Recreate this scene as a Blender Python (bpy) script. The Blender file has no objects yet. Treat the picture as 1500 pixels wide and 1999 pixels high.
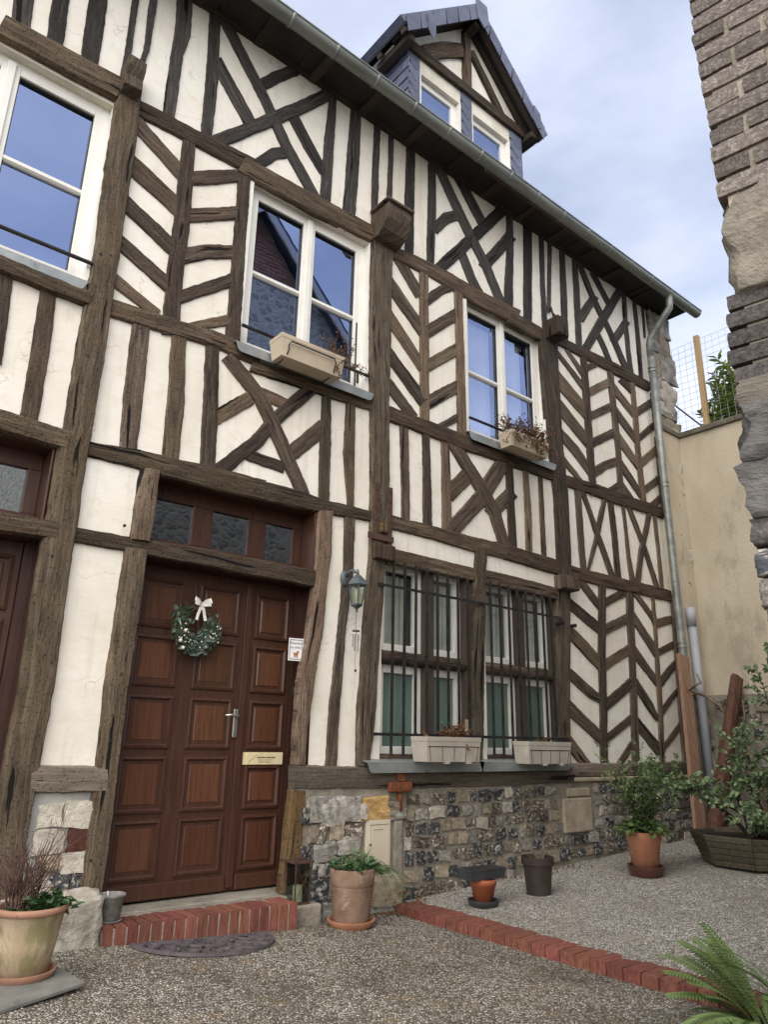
import bpy, bmesh, math, random
from mathutils import Vector, Matrix, noise
sc = bpy.context.scene
COL = sc.collection
rng = random.Random(7)
V = Vector
R = math.radians

# ------------------------------------------------------------------ camera
cam_d = bpy.data.cameras.new('camera'); cam = bpy.data.objects.new('camera', cam_d); COL.objects.link(cam)
cam_d.sensor_fit = 'HORIZONTAL'; cam_d.sensor_width = 36; cam_d.lens = 36*1417/1500
cam_d.clip_start = .02; cam_d.clip_end = 900
cam.matrix_world = Matrix(((0.77061089, -0.20542528, -0.6032904, 0), (-0.63701995, -0.2199266, -0.73880842, -4.73),
                           (0.01909032, 0.95364183, -0.30033783, 1.15), (0, 0, 0, 1)))
sc.camera = cam
# ------------------------------------------------------------------ light
SUN_EL, SUN_AZ = R(42), R(232)          # azimuth clockwise from +Y: behind the viewer's left shoulder
w = bpy.data.worlds.new('World'); sc.world = w; w.use_nodes = True
nt = w.node_tree; N = nt.nodes; Lk = nt.links
N.clear()
wo = N.new('ShaderNodeOutputWorld'); bg = N.new('ShaderNodeBackground'); bg.inputs['Strength'].default_value = .1
sky = N.new('ShaderNodeTexSky'); sky.sky_type = 'NISHITA'; sky.sun_disc = False
sky.sun_elevation = SUN_EL; sky.sun_rotation = SUN_AZ; sky.air_density = 1.0; sky.dust_density = .4; sky.ozone_density = 2.5
tc = N.new('ShaderNodeTexCoord'); mp = N.new('ShaderNodeMapping'); mp.inputs['Scale'].default_value = (1, 1, 2.6)
mp.inputs['Location'].default_value = (.35, .1, .2)
nz = N.new('ShaderNodeTexNoise'); nz.inputs['Scale'].default_value = 1.7; nz.inputs['Detail'].default_value = 7; nz.inputs['Roughness'].default_value = .52
rp = N.new('ShaderNodeValToRGB'); rp.color_ramp.elements[0].position = .33; rp.color_ramp.elements[1].position = .62
rp.color_ramp.elements[0].color = (.40, .40, .40, 1); rp.color_ramp.elements[1].color = (.98, .98, .98, 1)
mx = N.new('ShaderNodeMix'); mx.data_type = 'RGBA'; mx.inputs['B'].default_value = (5.6, 5.9, 7.0, 1)
Lk.new(tc.outputs['Generated'], mp.inputs['Vector']); Lk.new(mp.outputs['Vector'], nz.inputs['Vector'])
Lk.new(nz.outputs['Fac'], rp.inputs['Fac']); Lk.new(rp.outputs['Color'], mx.inputs['Factor'])
Lk.new(sky.outputs['Color'], mx.inputs['A']); Lk.new(mx.outputs['Result'], bg.inputs['Color']); Lk.new(bg.outputs['Background'], wo.inputs['Surface'])
sd = bpy.data.lights.new('sun', 'SUN'); sun = bpy.data.objects.new('sun', sd); COL.objects.link(sun)
sd.energy = 2.5; sd.angle = R(80); sd.color = (1, .93, .82)
sdir = V((math.sin(SUN_AZ)*math.cos(SUN_EL), math.cos(SUN_AZ)*math.cos(SUN_EL), math.sin(SUN_EL)))
sun.rotation_euler = sdir.to_track_quat('Z', 'Y').to_euler(); sun.location = (0, -8, 14)
sc.view_settings.view_transform = 'Standard'; sc.view_settings.look = 'None'; sc.view_settings.gamma = 1
sc.view_settings.use_curve_mapping = False; sc.view_settings.exposure = .93

# ------------------------------------------------------------------ materials
def nmat(name):
    m = bpy.data.materials.new(name); m.use_nodes = True
    t = m.node_tree; p = t.nodes['Principled BSDF']
    return m, t, t.nodes, t.links, p
def node(t, kind, **kw):
    n = t.nodes.new(kind)
    for k, v in kw.items():
        if k in n.inputs: n.inputs[k].default_value = v
        else: setattr(n, k, v)
    return n
def ramp(t, src, stops):
    r = t.nodes.new('ShaderNodeValToRGB'); e = r.color_ramp.elements
    while len(e) < len(stops): e.new(.5)
    for i, (p, c) in enumerate(stops):
        e[i].position = p; e[i].color = (c, c, c, 1) if isinstance(c, (int, float)) else (*c, 1)
    t.links.new(src, r.inputs['Fac']); return r.outputs['Color']
def mixc(t, fac, a, b, mode='MIX'):
    m = t.nodes.new('ShaderNodeMix'); m.data_type = 'RGBA'; m.blend_type = mode
    for k, v in (('Factor', fac), ('A', a), ('B', b)):
        if hasattr(v, 'is_output'): t.links.new(v, m.inputs[k])
        elif k == 'Factor': m.inputs[k].default_value = v
        else: m.inputs[k].default_value = (*v, 1)
    return m.outputs['Result']
def mth(t, op, a, b=0.):
    m = t.nodes.new('ShaderNodeMath'); m.operation = op
    for i, v in enumerate((a, b)):
        if hasattr(v, 'is_output'): t.links.new(v, m.inputs[i])
        else: m.inputs[i].default_value = v
    return m.outputs[0]
def coords(t, kind='Object', scale=(1, 1, 1), rnd=True):
    c = t.nodes.new('ShaderNodeTexCoord'); o = c.outputs[kind]
    if rnd:
        oi = t.nodes.new('ShaderNodeObjectInfo'); a = t.nodes.new('ShaderNodeVectorMath'); a.operation = 'ADD'
        s = t.nodes.new('ShaderNodeVectorMath'); s.operation = 'SCALE'; s.inputs[0].default_value = (37, 53, 71)
        t.links.new(oi.outputs['Random'], s.inputs['Scale']); t.links.new(o, a.inputs[0]); t.links.new(s.outputs[0], a.inputs[1]); o = a.outputs[0]
    mpn = t.nodes.new('ShaderNodeMapping'); mpn.inputs['Scale'].default_value = scale
    t.links.new(o, mpn.inputs['Vector']); return mpn.outputs['Vector']
def noi(t, vec, scale, detail=6, rough=.6, dist=0.):
    n = node(t, 'ShaderNodeTexNoise', Scale=scale, Detail=detail, Roughness=rough, Distortion=dist)
    t.links.new(vec, n.inputs['Vector']); return n.outputs['Fac']
def bump(t, p, h, strength=.5, dist=.01, prev=None):
    b = node(t, 'ShaderNodeBump', Strength=strength, Distance=dist); t.links.new(h, b.inputs['Height'])
    if prev: t.links.new(prev, b.inputs['Normal'])
    t.links.new(b.outputs['Normal'], p.inputs['Normal']); return b.outputs['Normal']
def objrand(t):
    return t.nodes.new('ShaderNodeObjectInfo').outputs['Random']
def vary(t, col, amt, hue=.0):
    h = t.nodes.new('ShaderNodeHueSaturation'); r = objrand(t)
    v = mth(t, 'MULTIPLY_ADD', r, 2*amt); t.nodes[-1].inputs[2].default_value = 1-amt
    t.links.new(v, h.inputs['Value']); t.links.new(col, h.inputs['Color'])
    if hue:
        r2 = mth(t, 'FRACT', mth(t, 'MULTIPLY', r, 7.31)); hv = mth(t, 'MULTIPLY_ADD', r2, 2*hue); t.nodes[-1].inputs[2].default_value = .5-hue
        t.links.new(hv, h.inputs['Hue'])
    return h.outputs['Color']
def std(name, c1, c2, scale=8, rough=.8, bs=0., bscale=60, bdist=.004, rnd=0., hue=0., stretch=(1, 1, 1), metal=0., spec=.3, lo=.35, hi=.65, spots=None, coat=0.):
    m, t, ns, lk, p = nmat(name); vec = coords(t, 'Object', stretch)
    f = noi(t, vec, scale); col = ramp(t, f, [(lo, c1), (hi, c2)])
    if spots:
        sc_, th, c3 = spots; g = noi(t, vec, sc_, 5, .65); col = mixc(t, ramp(t, g, [(th, 0.), (th+.1, 1.)]), col, c3)
    if rnd: col = vary(t, col, rnd, hue)
    lk.new(col, p.inputs['Base Color']); p.inputs['Roughness'].default_value = rough; p.inputs['Metallic'].default_value = metal
    p.inputs['Specular IOR Level'].default_value = spec; p.inputs['Coat Weight'].default_value = coat
    if bs: bump(t, p, noi(t, vec, bscale, 8, .65), bs, bdist)
    return m
def timber_mat(name, dark, mid, light, warm=None, bs=.8):
    m, t, ns, lk, p = nmat(name); uv = coords(t, 'UV', (1, 1, 1), False)
    mp1 = node(t, 'ShaderNodeMapping', Scale=(2.2, 26, 1)); lk.new(uv, mp1.inputs['Vector'])
    mp2 = node(t, 'ShaderNodeMapping', Scale=(5, 90, 1)); lk.new(uv, mp2.inputs['Vector'])
    mp3 = node(t, 'ShaderNodeMapping', Scale=(1.1, 17, 1)); lk.new(uv, mp3.inputs['Vector'])
    g1 = noi(t, mp1.outputs[0], 1, 8, .68, .8); g2 = noi(t, mp2.outputs[0], 1, 6, .7); big = noi(t, uv, 3.2, 5, .65)
    grain = mth(t, 'ADD', mth(t, 'MULTIPLY', g1, .6), mth(t, 'MULTIPLY', g2, .4))
    col = ramp(t, grain, [(.36, dark), (.5, mid), (.66, light)])
    wz = ramp(t, big, [(.42, 0.), (.68, 1.)])
    col = mixc(t, mth(t, 'MULTIPLY', wz, .45), col, warm or light)
    pits = noi(t, uv, 55, 3, .6); pit = ramp(t, pits, [(.57, 0.), (.66, 1.)]); col = mixc(t, mth(t, 'MULTIPLY', pit, .55), col, tuple(c*.35 for c in dark))
    ck = noi(t, mp3.outputs[0], 1, 3, .5, .4); crack = ramp(t, ck, [(.635, 0.), (.66, 1.)])
    col = mixc(t, crack, col, tuple(c*.25 for c in dark))
    col = vary(t, col, .38, .01)
    lk.new(col, p.inputs['Base Color']); p.inputs['Roughness'].default_value = .85; p.inputs['Specular IOR Level'].default_value = .25
    h = mth(t, 'SUBTRACT', mth(t, 'SUBTRACT', grain, mth(t, 'MULTIPLY', crack, .7)), mth(t, 'MULTIPLY', pit, .3))
    bump(t, p, h, bs, .012); return m
def board_mat(name, c1, c2, axis=2, rough=.6, rnd=.1, bs=.25, fine=60):
    s = [fine, fine, fine]; s[axis] = fine/18
    m, t, ns, lk, p = nmat(name); vec = coords(t, 'Object', s)
    f = noi(t, vec, 1, 7, .65, .5); col = vary(t, ramp(t, f, [(.35, c1), (.65, c2)]), rnd, .006)
    lk.new(col, p.inputs['Base Color']); p.inputs['Roughness'].default_value = rough; p.inputs['Specular IOR Level'].default_value = .4
    bump(t, p, f, bs, .003); return m

M = {}
M['post'] = timber_mat('weathered oak post', (.028, .020, .014), (.105, .077, .053), (.22, .172, .125), (.18, .122, .072))
M['timber'] = timber_mat('weathered oak', (.016, .012, .009), (.066, .050, .037), (.175, .14, .108), (.105, .072, .047))
M['greytimber'] = timber_mat('greyed dark oak', (.015, .013, .012), (.042, .037, .034), (.11, .10, .091), (.06, .05, .042))
M['rail'] = timber_mat('split oak rail', (.016, .011, .008), (.07, .050, .035), (.18, .137, .098), (.115, .072, .041), 1.)
M['yellow'] = timber_mat('raw yellow oak', (.05, .034, .018), (.15, .10, .045), (.235, .165, .085), (.20, .125, .045))
M['sole'] = timber_mat('grey sole plate', (.07, .056, .044), (.15, .122, .096), (.22, .185, .145), (.14, .11, .085))
M['dark'] = timber_mat('dark eaves oak', (.02, .015, .012), (.045, .034, .027), (.075, .058, .046))  # dark brown wood tone for eaves and dormer timbers
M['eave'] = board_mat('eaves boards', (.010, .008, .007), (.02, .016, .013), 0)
M['fascia'] = board_mat('red brown fascia board', (.05, .024, .016), (.085, .042, .028), 0)

# plaster
m, t, ns, lk, p = nmat('lime plaster'); vec = coords(t, 'Object', (1, 1, 1), False)
a = noi(t, vec, .9, 6, .62); b_ = noi(t, vec, 7, 6, .65); c_ = noi(t, vec, 60, 5, .6)
col = ramp(t, a, [(.3, (.70, .645, .545)), (.5, (.80, .757, .672)), (.72, (.84, .81, .745))])
col = mixc(t, mth(t, 'MULTIPLY', ramp(t, b_, [(.5, 0.), (.72, 1.)]), .4), col, (.60, .545, .45))
vs = node(t, 'ShaderNodeMapping', Scale=(9, 9, .7)); lk.new(vec, vs.inputs['Vector']); st = noi(t, vs.outputs[0], 1, 5, .6)
col = mixc(t, mth(t, 'MULTIPLY', ramp(t, st, [(.54, 0.), (.76, 1.)]), .45), col, (.52, .46, .37))
ed_ = node(t, 'ShaderNodeTexNoise', Scale=2.2, Detail=5); cvm = node(t, 'ShaderNodeVectorMath', operation='ADD'); lk.new(vec, ed_.inputs['Vector']); lk.new(vec, cvm.inputs[0]); lk.new(ed_.outputs['Color'], cvm.inputs[1])
cvo = node(t, 'ShaderNodeTexVoronoi', Scale=1.5, feature='DISTANCE_TO_EDGE'); lk.new(cvm.outputs[0], cvo.inputs['Vector'])
ckm = mth(t, 'MULTIPLY', ramp(t, cvo.outputs['Distance'], [(.002, 1.), (.006, 0.)]), ramp(t, noi(t, vec, 1.7, 3, .5), [(.48, 0.), (.56, 1.)]))
col = mixc(t, mth(t, 'MULTIPLY', ckm, .5), col, (.30, .26, .2))
lk.new(col, p.inputs['Base Color']); p.inputs['Roughness'].default_value = .92; p.inputs['Specular IOR Level'].default_value = .15
tm = node(t, 'ShaderNodeMapping', Scale=(4, 4, 9), Rotation=(0, .35, 0)); lk.new(vec, tm.inputs['Vector'])
tr = noi(t, tm.outputs[0], 1, 5, .6, .6)
vo = node(t, 'ShaderNodeTexVoronoi', Scale=11, feature='DISTANCE_TO_EDGE'); wv = node(t, 'ShaderNodeVectorMath', operation='ADD'); nn = node(t, 'ShaderNodeTexNoise', Scale=5, Detail=5); lk.new(vec, nn.inputs['Vector']); lk.new(vec, wv.inputs[0]); lk.new(nn.outputs['Color'], wv.inputs[1]); lk.new(wv.outputs[0], vo.inputs['Vector'])
n1 = bump(t, p, tr, .16, .03); bump(t, p, c_, .3, .004, n1)
M['plaster'] = m

def glass(name, ior, dark, tint=(.8, .88, 1), rough=.0):
    m, t, ns, lk, p = nmat(name); ns.remove(p); out = ns['Material Output']
    fr = node(t, 'ShaderNodeFresnel', IOR=ior); gl = node(t, 'ShaderNodeBsdfGlossy', Roughness=rough); gl.inputs['Color'].default_value = (*tint, 1)
    tr_ = node(t, 'ShaderNodeBsdfTransparent'); tr_.inputs['Color'].default_value = (*dark, 1); mxs = ns.new('ShaderNodeMixShader')
    vec = coords(t, 'Object', (1, 1, 1), True); bp = node(t, 'ShaderNodeBump', Strength=.05, Distance=.02); lk.new(noi(t, vec, 2.2, 2, .4), bp.inputs['Height']); lk.new(bp.outputs[0], gl.inputs['Normal'])
    gm_ = node(t, 'ShaderNodeNewGeometry'); lk.new(mth(t, 'MULTIPLY', fr.outputs[0], mth(t, 'SUBTRACT', 1., gm_.outputs['Backfacing'])), mxs.inputs[0]); lk.new(tr_.outputs[0], mxs.inputs[1]); lk.new(gl.outputs[0], mxs.inputs[2]); lk.new(mxs.outputs[0], out.inputs['Surface']); return m
M['glass'] = glass('double glazing', 5.5, (.88, .9, .92), (.56, .68, 1.))
M['clearglass'] = glass('clear glazing', 1.9, (.93, .95, .94))
M['doorglass'] = glass('transom glass', 2.6, (.5, .52, .5))
M['lampglass'] = glass('lantern glass', 1.6, (.72, .76, .72))
M['white'] = std('white window paint', (.74, .715, .65), (.80, .785, .74), 5, .45, .1, 90, .002, 0, spec=.4)
M['whiteaged'] = std('aged white header', (.60, .55, .44), (.74, .70, .60), 4, .6, .2, 60, .003)
M['film'] = std('green frosted film', (.09, .14, .12), (.14, .20, .175), 2.5, .18, spec=.5, stretch=(1, 1, .3))
M['curtain'] = std('grey curtain', (.36, .37, .33), (.5, .51, .46), 3, .9)
M['sheer'] = std('white sheer curtain', (.72, .72, .74), (.85, .85, .86), 3, .9)
M['dseal_shade'] = std('dark window seal and recess shade', (.015, .015, .015), (.025, .025, .025), 5, .5)
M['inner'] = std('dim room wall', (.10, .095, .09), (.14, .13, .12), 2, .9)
M['zinc'] = std('weathered zinc', (.24, .26, .265), (.37, .385, .38), 4, .5, .15, 30, .004, metal=.55, spots=(9, .62, (.17, .18, .18)))
M['gutter'] = std('dull zinc gutter', (.20, .215, .20), (.33, .345, .32), 3.5, .5, .1, 30, .003, metal=.5, stretch=(.6, 3, 3), spots=(7, .6, (.14, .15, .14)))
M['pvc'] = std('grey plastic pipe', (.30, .315, .34), (.36, .375, .40), 2, .45)
M['iron'] = std('black painted iron', (.012, .012, .013), (.03, .03, .031), 12, .45, .2, 70, .002)
M['rustiron'] = std('rusty iron strap', (.045, .028, .022), (.10, .052, .036), 20, .8, .5, 60, .004)
M['rust'] = std('orange rust', (.10, .033, .018), (.23, .08, .032), 22, .9, .8, 50, .01)
M['doordark'] = board_mat('varnished door frame', (.042, .0175, .0115), (.078, .033, .021), 2, .36, .06, .2)
M['doorfield'] = board_mat('varnished door panel', (.064, .025, .0135), (.112, .046, .024), 2, .34, .2, .2)
M['doorframe'] = board_mat('dark door jamb', (.03, .013, .010), (.055, .024, .017), 2, .45, .05)
M['steel'] = std('brushed steel', (.42, .40, .36), (.55, .53, .48), 9, .3, metal=.9)
M['brass'] = std('polished brass', (.78, .64, .36), (.86, .74, .48), 3, .38, metal=.25, stretch=(6, 1, 1))
M['ink'] = std('black ink', (.02, .02, .02), (.03, .03, .03), 5, .7)
M['slate'] = std('blue grey slate', (.075, .085, .125), (.12, .132, .185), 6, .42, .3, 40, .004, rnd=.22, spec=.5)
M['stone_grey'] = std('grey rubble stone', (.16, .15, .135), (.40, .375, .33), 1.5, .9, .8, 4.5, .014, rnd=.3, hue=.01, spots=(1.6, .6, (.07, .07, .075)))
M['stone_pale'] = std('pale limestone', (.35, .315, .26), (.53, .49, .42), 1.4, .92, .8, 4.5, .012, rnd=.18, hue=.01, spots=(3.6, .62, (.26, .22, .17)))
M['stone_tan'] = std('tan stone', (.20, .165, .12), (.37, .315, .235), 1.5, .9, .8, 4.5, .012, rnd=.28, hue=.015, spots=(2.2, .6, (.12, .10, .08)))
M['stone_gold'] = std('ochre stone', (.34, .21, .075), (.55, .37, .16), 1.6, .9, .8, 4.5, .014, spots=(2.7, .64, (.2, .13, .06)))
M['flint'] = std('black flint', (.018, .02, .024), (.065, .07, .08), 1.5, .38, .5, 3.5, .014, rnd=.35, spec=.5, spots=(1.6, .52, (.42, .39, .33)))
M['flint_brown'] = std('brown flint', (.05, .04, .033), (.16, .13, .105), 1.6, .5, .6, 4, .014, rnd=.35, hue=.01, spots=(1.8, .52, (.46, .42, .34)))
M['lime_block'] = std('weathered limestone block', (.30, .245, .175), (.46, .40, .31), 7, .92, .7, 30, .01, spots=(14, .6, (.24, .19, .14)))
M['rubble_big'] = std('big eroded stone', (.19, .168, .135), (.33, .295, .24), 1.3, .95, 1., 2.6, .05, rnd=.08, spots=(2.4, .6, (.15, .13, .105)))
M['rubble_dark'] = std('big dark grey stone', (.10, .095, .09), (.215, .205, .195), 1.3, .95, 1., 2.6, .05, rnd=.1, spots=(2.2, .6, (.06, .056, .055)))
M['woodframe'] = board_mat('brown painted mullion', (.05, .036, .027), (.10, .074, .056), 2, .8, .1, .4, 40)
M['mortar'] = std('old lime mortar', (.20, .178, .145), (.34, .305, .25), 5, .95, 1., 34, .018, spots=(3, .6, (.15, .135, .115)))
M['cement'] = std('grey cement', (.26, .255, .24), (.38, .37, .345), 5, .9, .5, 60, .006)
M['brick'] = std('red brick', (.135, .044, .032), (.235, .088, .063), 1.6, .8, .5, 6, .005, rnd=.22, hue=.008, spots=(1.1, .60, (.09, .045, .036)), stretch=(3.2, 1.8, 1))
M['brick_gable'] = std('gable brick in sunlit tone', (.42, .20, .13), (.58, .33, .24), 1.5, .85, .3, 5, .004, rnd=.2, stretch=(3.2, 1.8, 1))  # brick tone lightened in place of sunlight on the gable
M['brick_old'] = std('sooty old brick', (.135, .11, .098), (.25, .212, .188), 1.7, .88, 1., 5, .012, rnd=.3, hue=.012, spots=(2.0, .52, (.34, .31, .275)), stretch=(3.2, 1.8, 1))
M['brick_black'] = std('blackened brick', (.055, .049, .048), (.145, .128, .118), 1.8, .8, 1., 5, .012, rnd=.25, spots=(2.9, .62, (.26, .24, .21)), stretch=(3.2, 1.8, 1))
M['oldmortar'] = std('eroded mortar', (.30, .265, .21), (.44, .39, .315), 7, .95, 1., 40, .016)
M['render'] = std('rough cream render', (.47, .405, .30), (.58, .51, .395), 2.2, .95, .9, 60, .010, stretch=(1, 1, .45), spots=(2.6, .56, (.40, .345, .26)))
M['coping'] = std('dark coping', (.10, .09, .075), (.17, .15, .12), 5, .9, .5, 50, .005)
M['terracotta'] = std('terracotta', (.30, .125, .07), (.42, .20, .12), 5, .8, .3, 50, .004, spots=(4, .6, (.46, .34, .24)))
M['terra_orange'] = std('new terracotta', (.30, .085, .04), (.37, .12, .06), 5, .7, .2, 60, .002)
M['flagstone'] = std('grey flagstone', (.13, .13, .118), (.21, .205, .185), 6, .9, .4, 60, .004, spots=(9, .6, (.10, .095, .085)))
M['terra_old'] = std('algae stained terracotta', (.31, .235, .145), (.46, .36, .25), 7, .85, .4, 40, .005, stretch=(1, 1, .6), spots=(9, .52, (.26, .225, .115)))
M['pale_block'] = std('pale rough limestone', (.36, .32, .26), (.55, .51, .44), 1.5, .95, 1., 3, .03, spots=(2.6, .6, (.24, .21, .17)))
M['terra_rim'] = std('terracotta rim', (.25, .13, .085), (.35, .19, .13), 5, .8, .3, 50, .004)
M['terra_ribbed'] = std('limy ribbed terracotta', (.165, .10, .07), (.29, .195, .14), 6, .85, .4, 45, .004, spots=(5, .56, (.45, .36, .28)))
M['saucer_brown'] = std('glazed brown saucer', (.06, .022, .018), (.09, .035, .028), 4, .3, spec=.5)
M['plastic_dark'] = std('dark brown plastic', (.035, .026, .022), (.055, .042, .036), 5, .5)
M['plastic_grey'] = std('anthracite plastic', (.035, .038, .042), (.055, .058, .063), 5, .55)
M['tub'] = std('beige plastic tub', (.42, .345, .255), (.54, .46, .355), 3, .6, .1, 60, .002, spots=(4, .6, (.36, .30, .23)))
M['tub_grey'] = std('faded grey beige tub', (.36, .32, .27), (.47, .43, .37), 3, .65, .15, 60, .002, spots=(4, .58, (.50, .47, .43)))
M['greypot'] = std('grey speckled pot', (.14, .13, .12), (.25, .235, .215), 30, .9, .6, 70, .004)
M['soil'] = std('potting soil', (.02, .015, .01), (.05, .038, .027), 30, .95, 1., 50, .02)
M['leaf'] = std('garden leaf', (.055, .105, .028), (.115, .18, .055), 14, .5, rnd=.1, spec=.4)
M['leaf_dark'] = std('dark leaf', (.03, .07, .028), (.065, .125, .05), 14, .45, spec=.4)
M['leaf_grey'] = std('grey green leaf', (.115, .175, .085), (.215, .285, .145), 8, .5, spec=.4)
M['wreath_leaf'] = std('dusty wreath leaf', (.045, .07, .055), (.105, .135, .11), 20, .6)
M['leaf_laurel'] = std('sunlit laurel leaf', (.12, .19, .03), (.26, .34, .075), 8, .35, spec=.5)  # sunlight through the leaves put into the colour, a brighter yellow-green
M['leaf_fern'] = std('fern green', (.115, .175, .05), (.19, .26, .095), 9, .55)
M['leaf_dead'] = std('dead brown leaf', (.10, .05, .028), (.21, .115, .06), 25, .8)
M['twig'] = std('dry brown twig', (.06, .036, .028), (.14, .085, .065), 20, .85)
M['twig_pale'] = std('pale vine wood', (.12, .085, .058), (.23, .17, .12), 16, .85, .5, 50, .004)
M['branch'] = std('dark branch bark', (.04, .033, .027), (.085, .07, .056), 20, .9)
M['newplank'] = board_mat('raw pine plank', (.19, .108, .07), (.31, .19, .125), 2, .8, .05, .4, 40)
M['paleplank'] = board_mat('pale fence post', (.34, .225, .12), (.46, .32, .18), 2, .8, .05, .3, 40)
M['redpost'] = board_mat('red brown rotten post', (.06, .026, .018), (.135, .06, .04), 2, .9, .05, .6, 34)
M['barrel'] = board_mat('mossy planter board', (.055, .047, .03), (.115, .098, .064), 0, .85, .25, .4, 30)
M['verdigris'] = std('pewter lantern', (.085, .10, .11), (.15, .17, .18), 10, .5, .2, 50, .002, metal=.5)
M['wax'] = std('cream candle', (.68, .62, .45), (.74, .68, .52), 4, .5)
M['ribbon'] = std('striped ribbon', (.55, .52, .47), (.72, .69, .63), 60, .7, stretch=(3, 1, .1))
M['berry'] = std('cream berry', (.62, .57, .46), (.70, .66, .55), 5, .5)
M['tin'] = std('white enamel sign', (.62, .62, .62), (.70, .70, .69), 4, .4)
M['tan'] = std('brown print', (.33, .12, .04), (.42, .17, .07), 5, .6)
M['meter'] = std('cream meter door', (.56, .49, .37), (.63, .56, .435), 3, .5, .1, 40, .002)
M['rubber'] = std('purple grey rubber', (.075, .062, .068), (.12, .10, .108), 10, .75, .3, 60, .003)
M['tarp'] = std('grey green tarpaulin', (.17, .19, .18), (.23, .25, .24), 4, .55)
M['wire'] = std('galvanised wire', (.28, .29, .31), (.36, .37, .39), 5, .5, metal=.4)

def gravel(name, stones, gap, scale, stain):
    m, t, ns, lk, p = nmat(name); vec = coords(t, 'Object', (1, 1, 1), False)
    wv = node(t, 'ShaderNodeVectorMath', operation='ADD'); nn = node(t, 'ShaderNodeTexNoise', Scale=scale*.5, Detail=3); sm = node(t, 'ShaderNodeVectorMath', operation='SCALE', Scale=.012)
    lk.new(vec, nn.inputs['Vector']); lk.new(nn.outputs['Color'], sm.inputs[0]); lk.new(vec, wv.inputs[0]); lk.new(sm.outputs[0], wv.inputs[1])
    vo = node(t, 'ShaderNodeTexVoronoi', Scale=scale); vo.inputs['Randomness'].default_value = 1; lk.new(wv.outputs[0], vo.inputs['Vector'])
    ve = node(t, 'ShaderNodeTexVoronoi', Scale=scale, feature='DISTANCE_TO_EDGE'); lk.new(wv.outputs[0], ve.inputs['Vector'])
    sp = node(t, 'ShaderNodeSeparateColor'); lk.new(vo.outputs['Color'], sp.inputs[0])
    col = ramp(t, sp.outputs[0], stones)
    e = ramp(t, ve.outputs['Distance'], [(.02, 1.), (.22, 0.)])
    col = mixc(t, e, col, gap)
    b1 = noi(t, vec, 1.3, 6, .62); b2 = noi(t, vec, 4.3, 6, .65)
    for f, lo, hi, amt, c in ((b1, .44, .62, .95, stain[0]), (b2, .54, .68, .7, stain[1])):
        col = mixc(t, mth(t, 'MULTIPLY', ramp(t, f, [(lo, 0.), (hi, 1.)]), amt), col, mixc(t, .5, col, c))
    lk.new(col, p.inputs['Base Color']); p.inputs['Roughness'].default_value = .85; p.inputs['Specular IOR Level'].default_value = .25
    hgt = mth(t, 'MULTIPLY', mth(t, 'MINIMUM', ve.outputs['Distance'], .35), mth(t, 'ADD', sp.outputs[1], .5))
    n_ = bump(t, p, hgt, 1., .016); bump(t, p, noi(t, vec, 9, 5, .6), .3, .03, n_); return m
M['gravel'] = gravel('washed gravel', [(.0, (.15, .135, .11)), (.3, (.33, .295, .235)), (.6, (.52, .47, .385)), (.9, (.66, .615, .53)), (1., (.76, .74, .69))], (.05, .04, .03), 66, ((.06, .05, .038), (.24, .165, .07)))
M['gravel_pale'] = gravel('pale washed gravel', [(.0, (.22, .20, .17)), (.3, (.50, .465, .41)), (.65, (.72, .685, .62)), (1., (.83, .81, .77))], (.10, .088, .07), 62, ((.22, .195, .16), (.36, .31, .24)))

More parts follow.
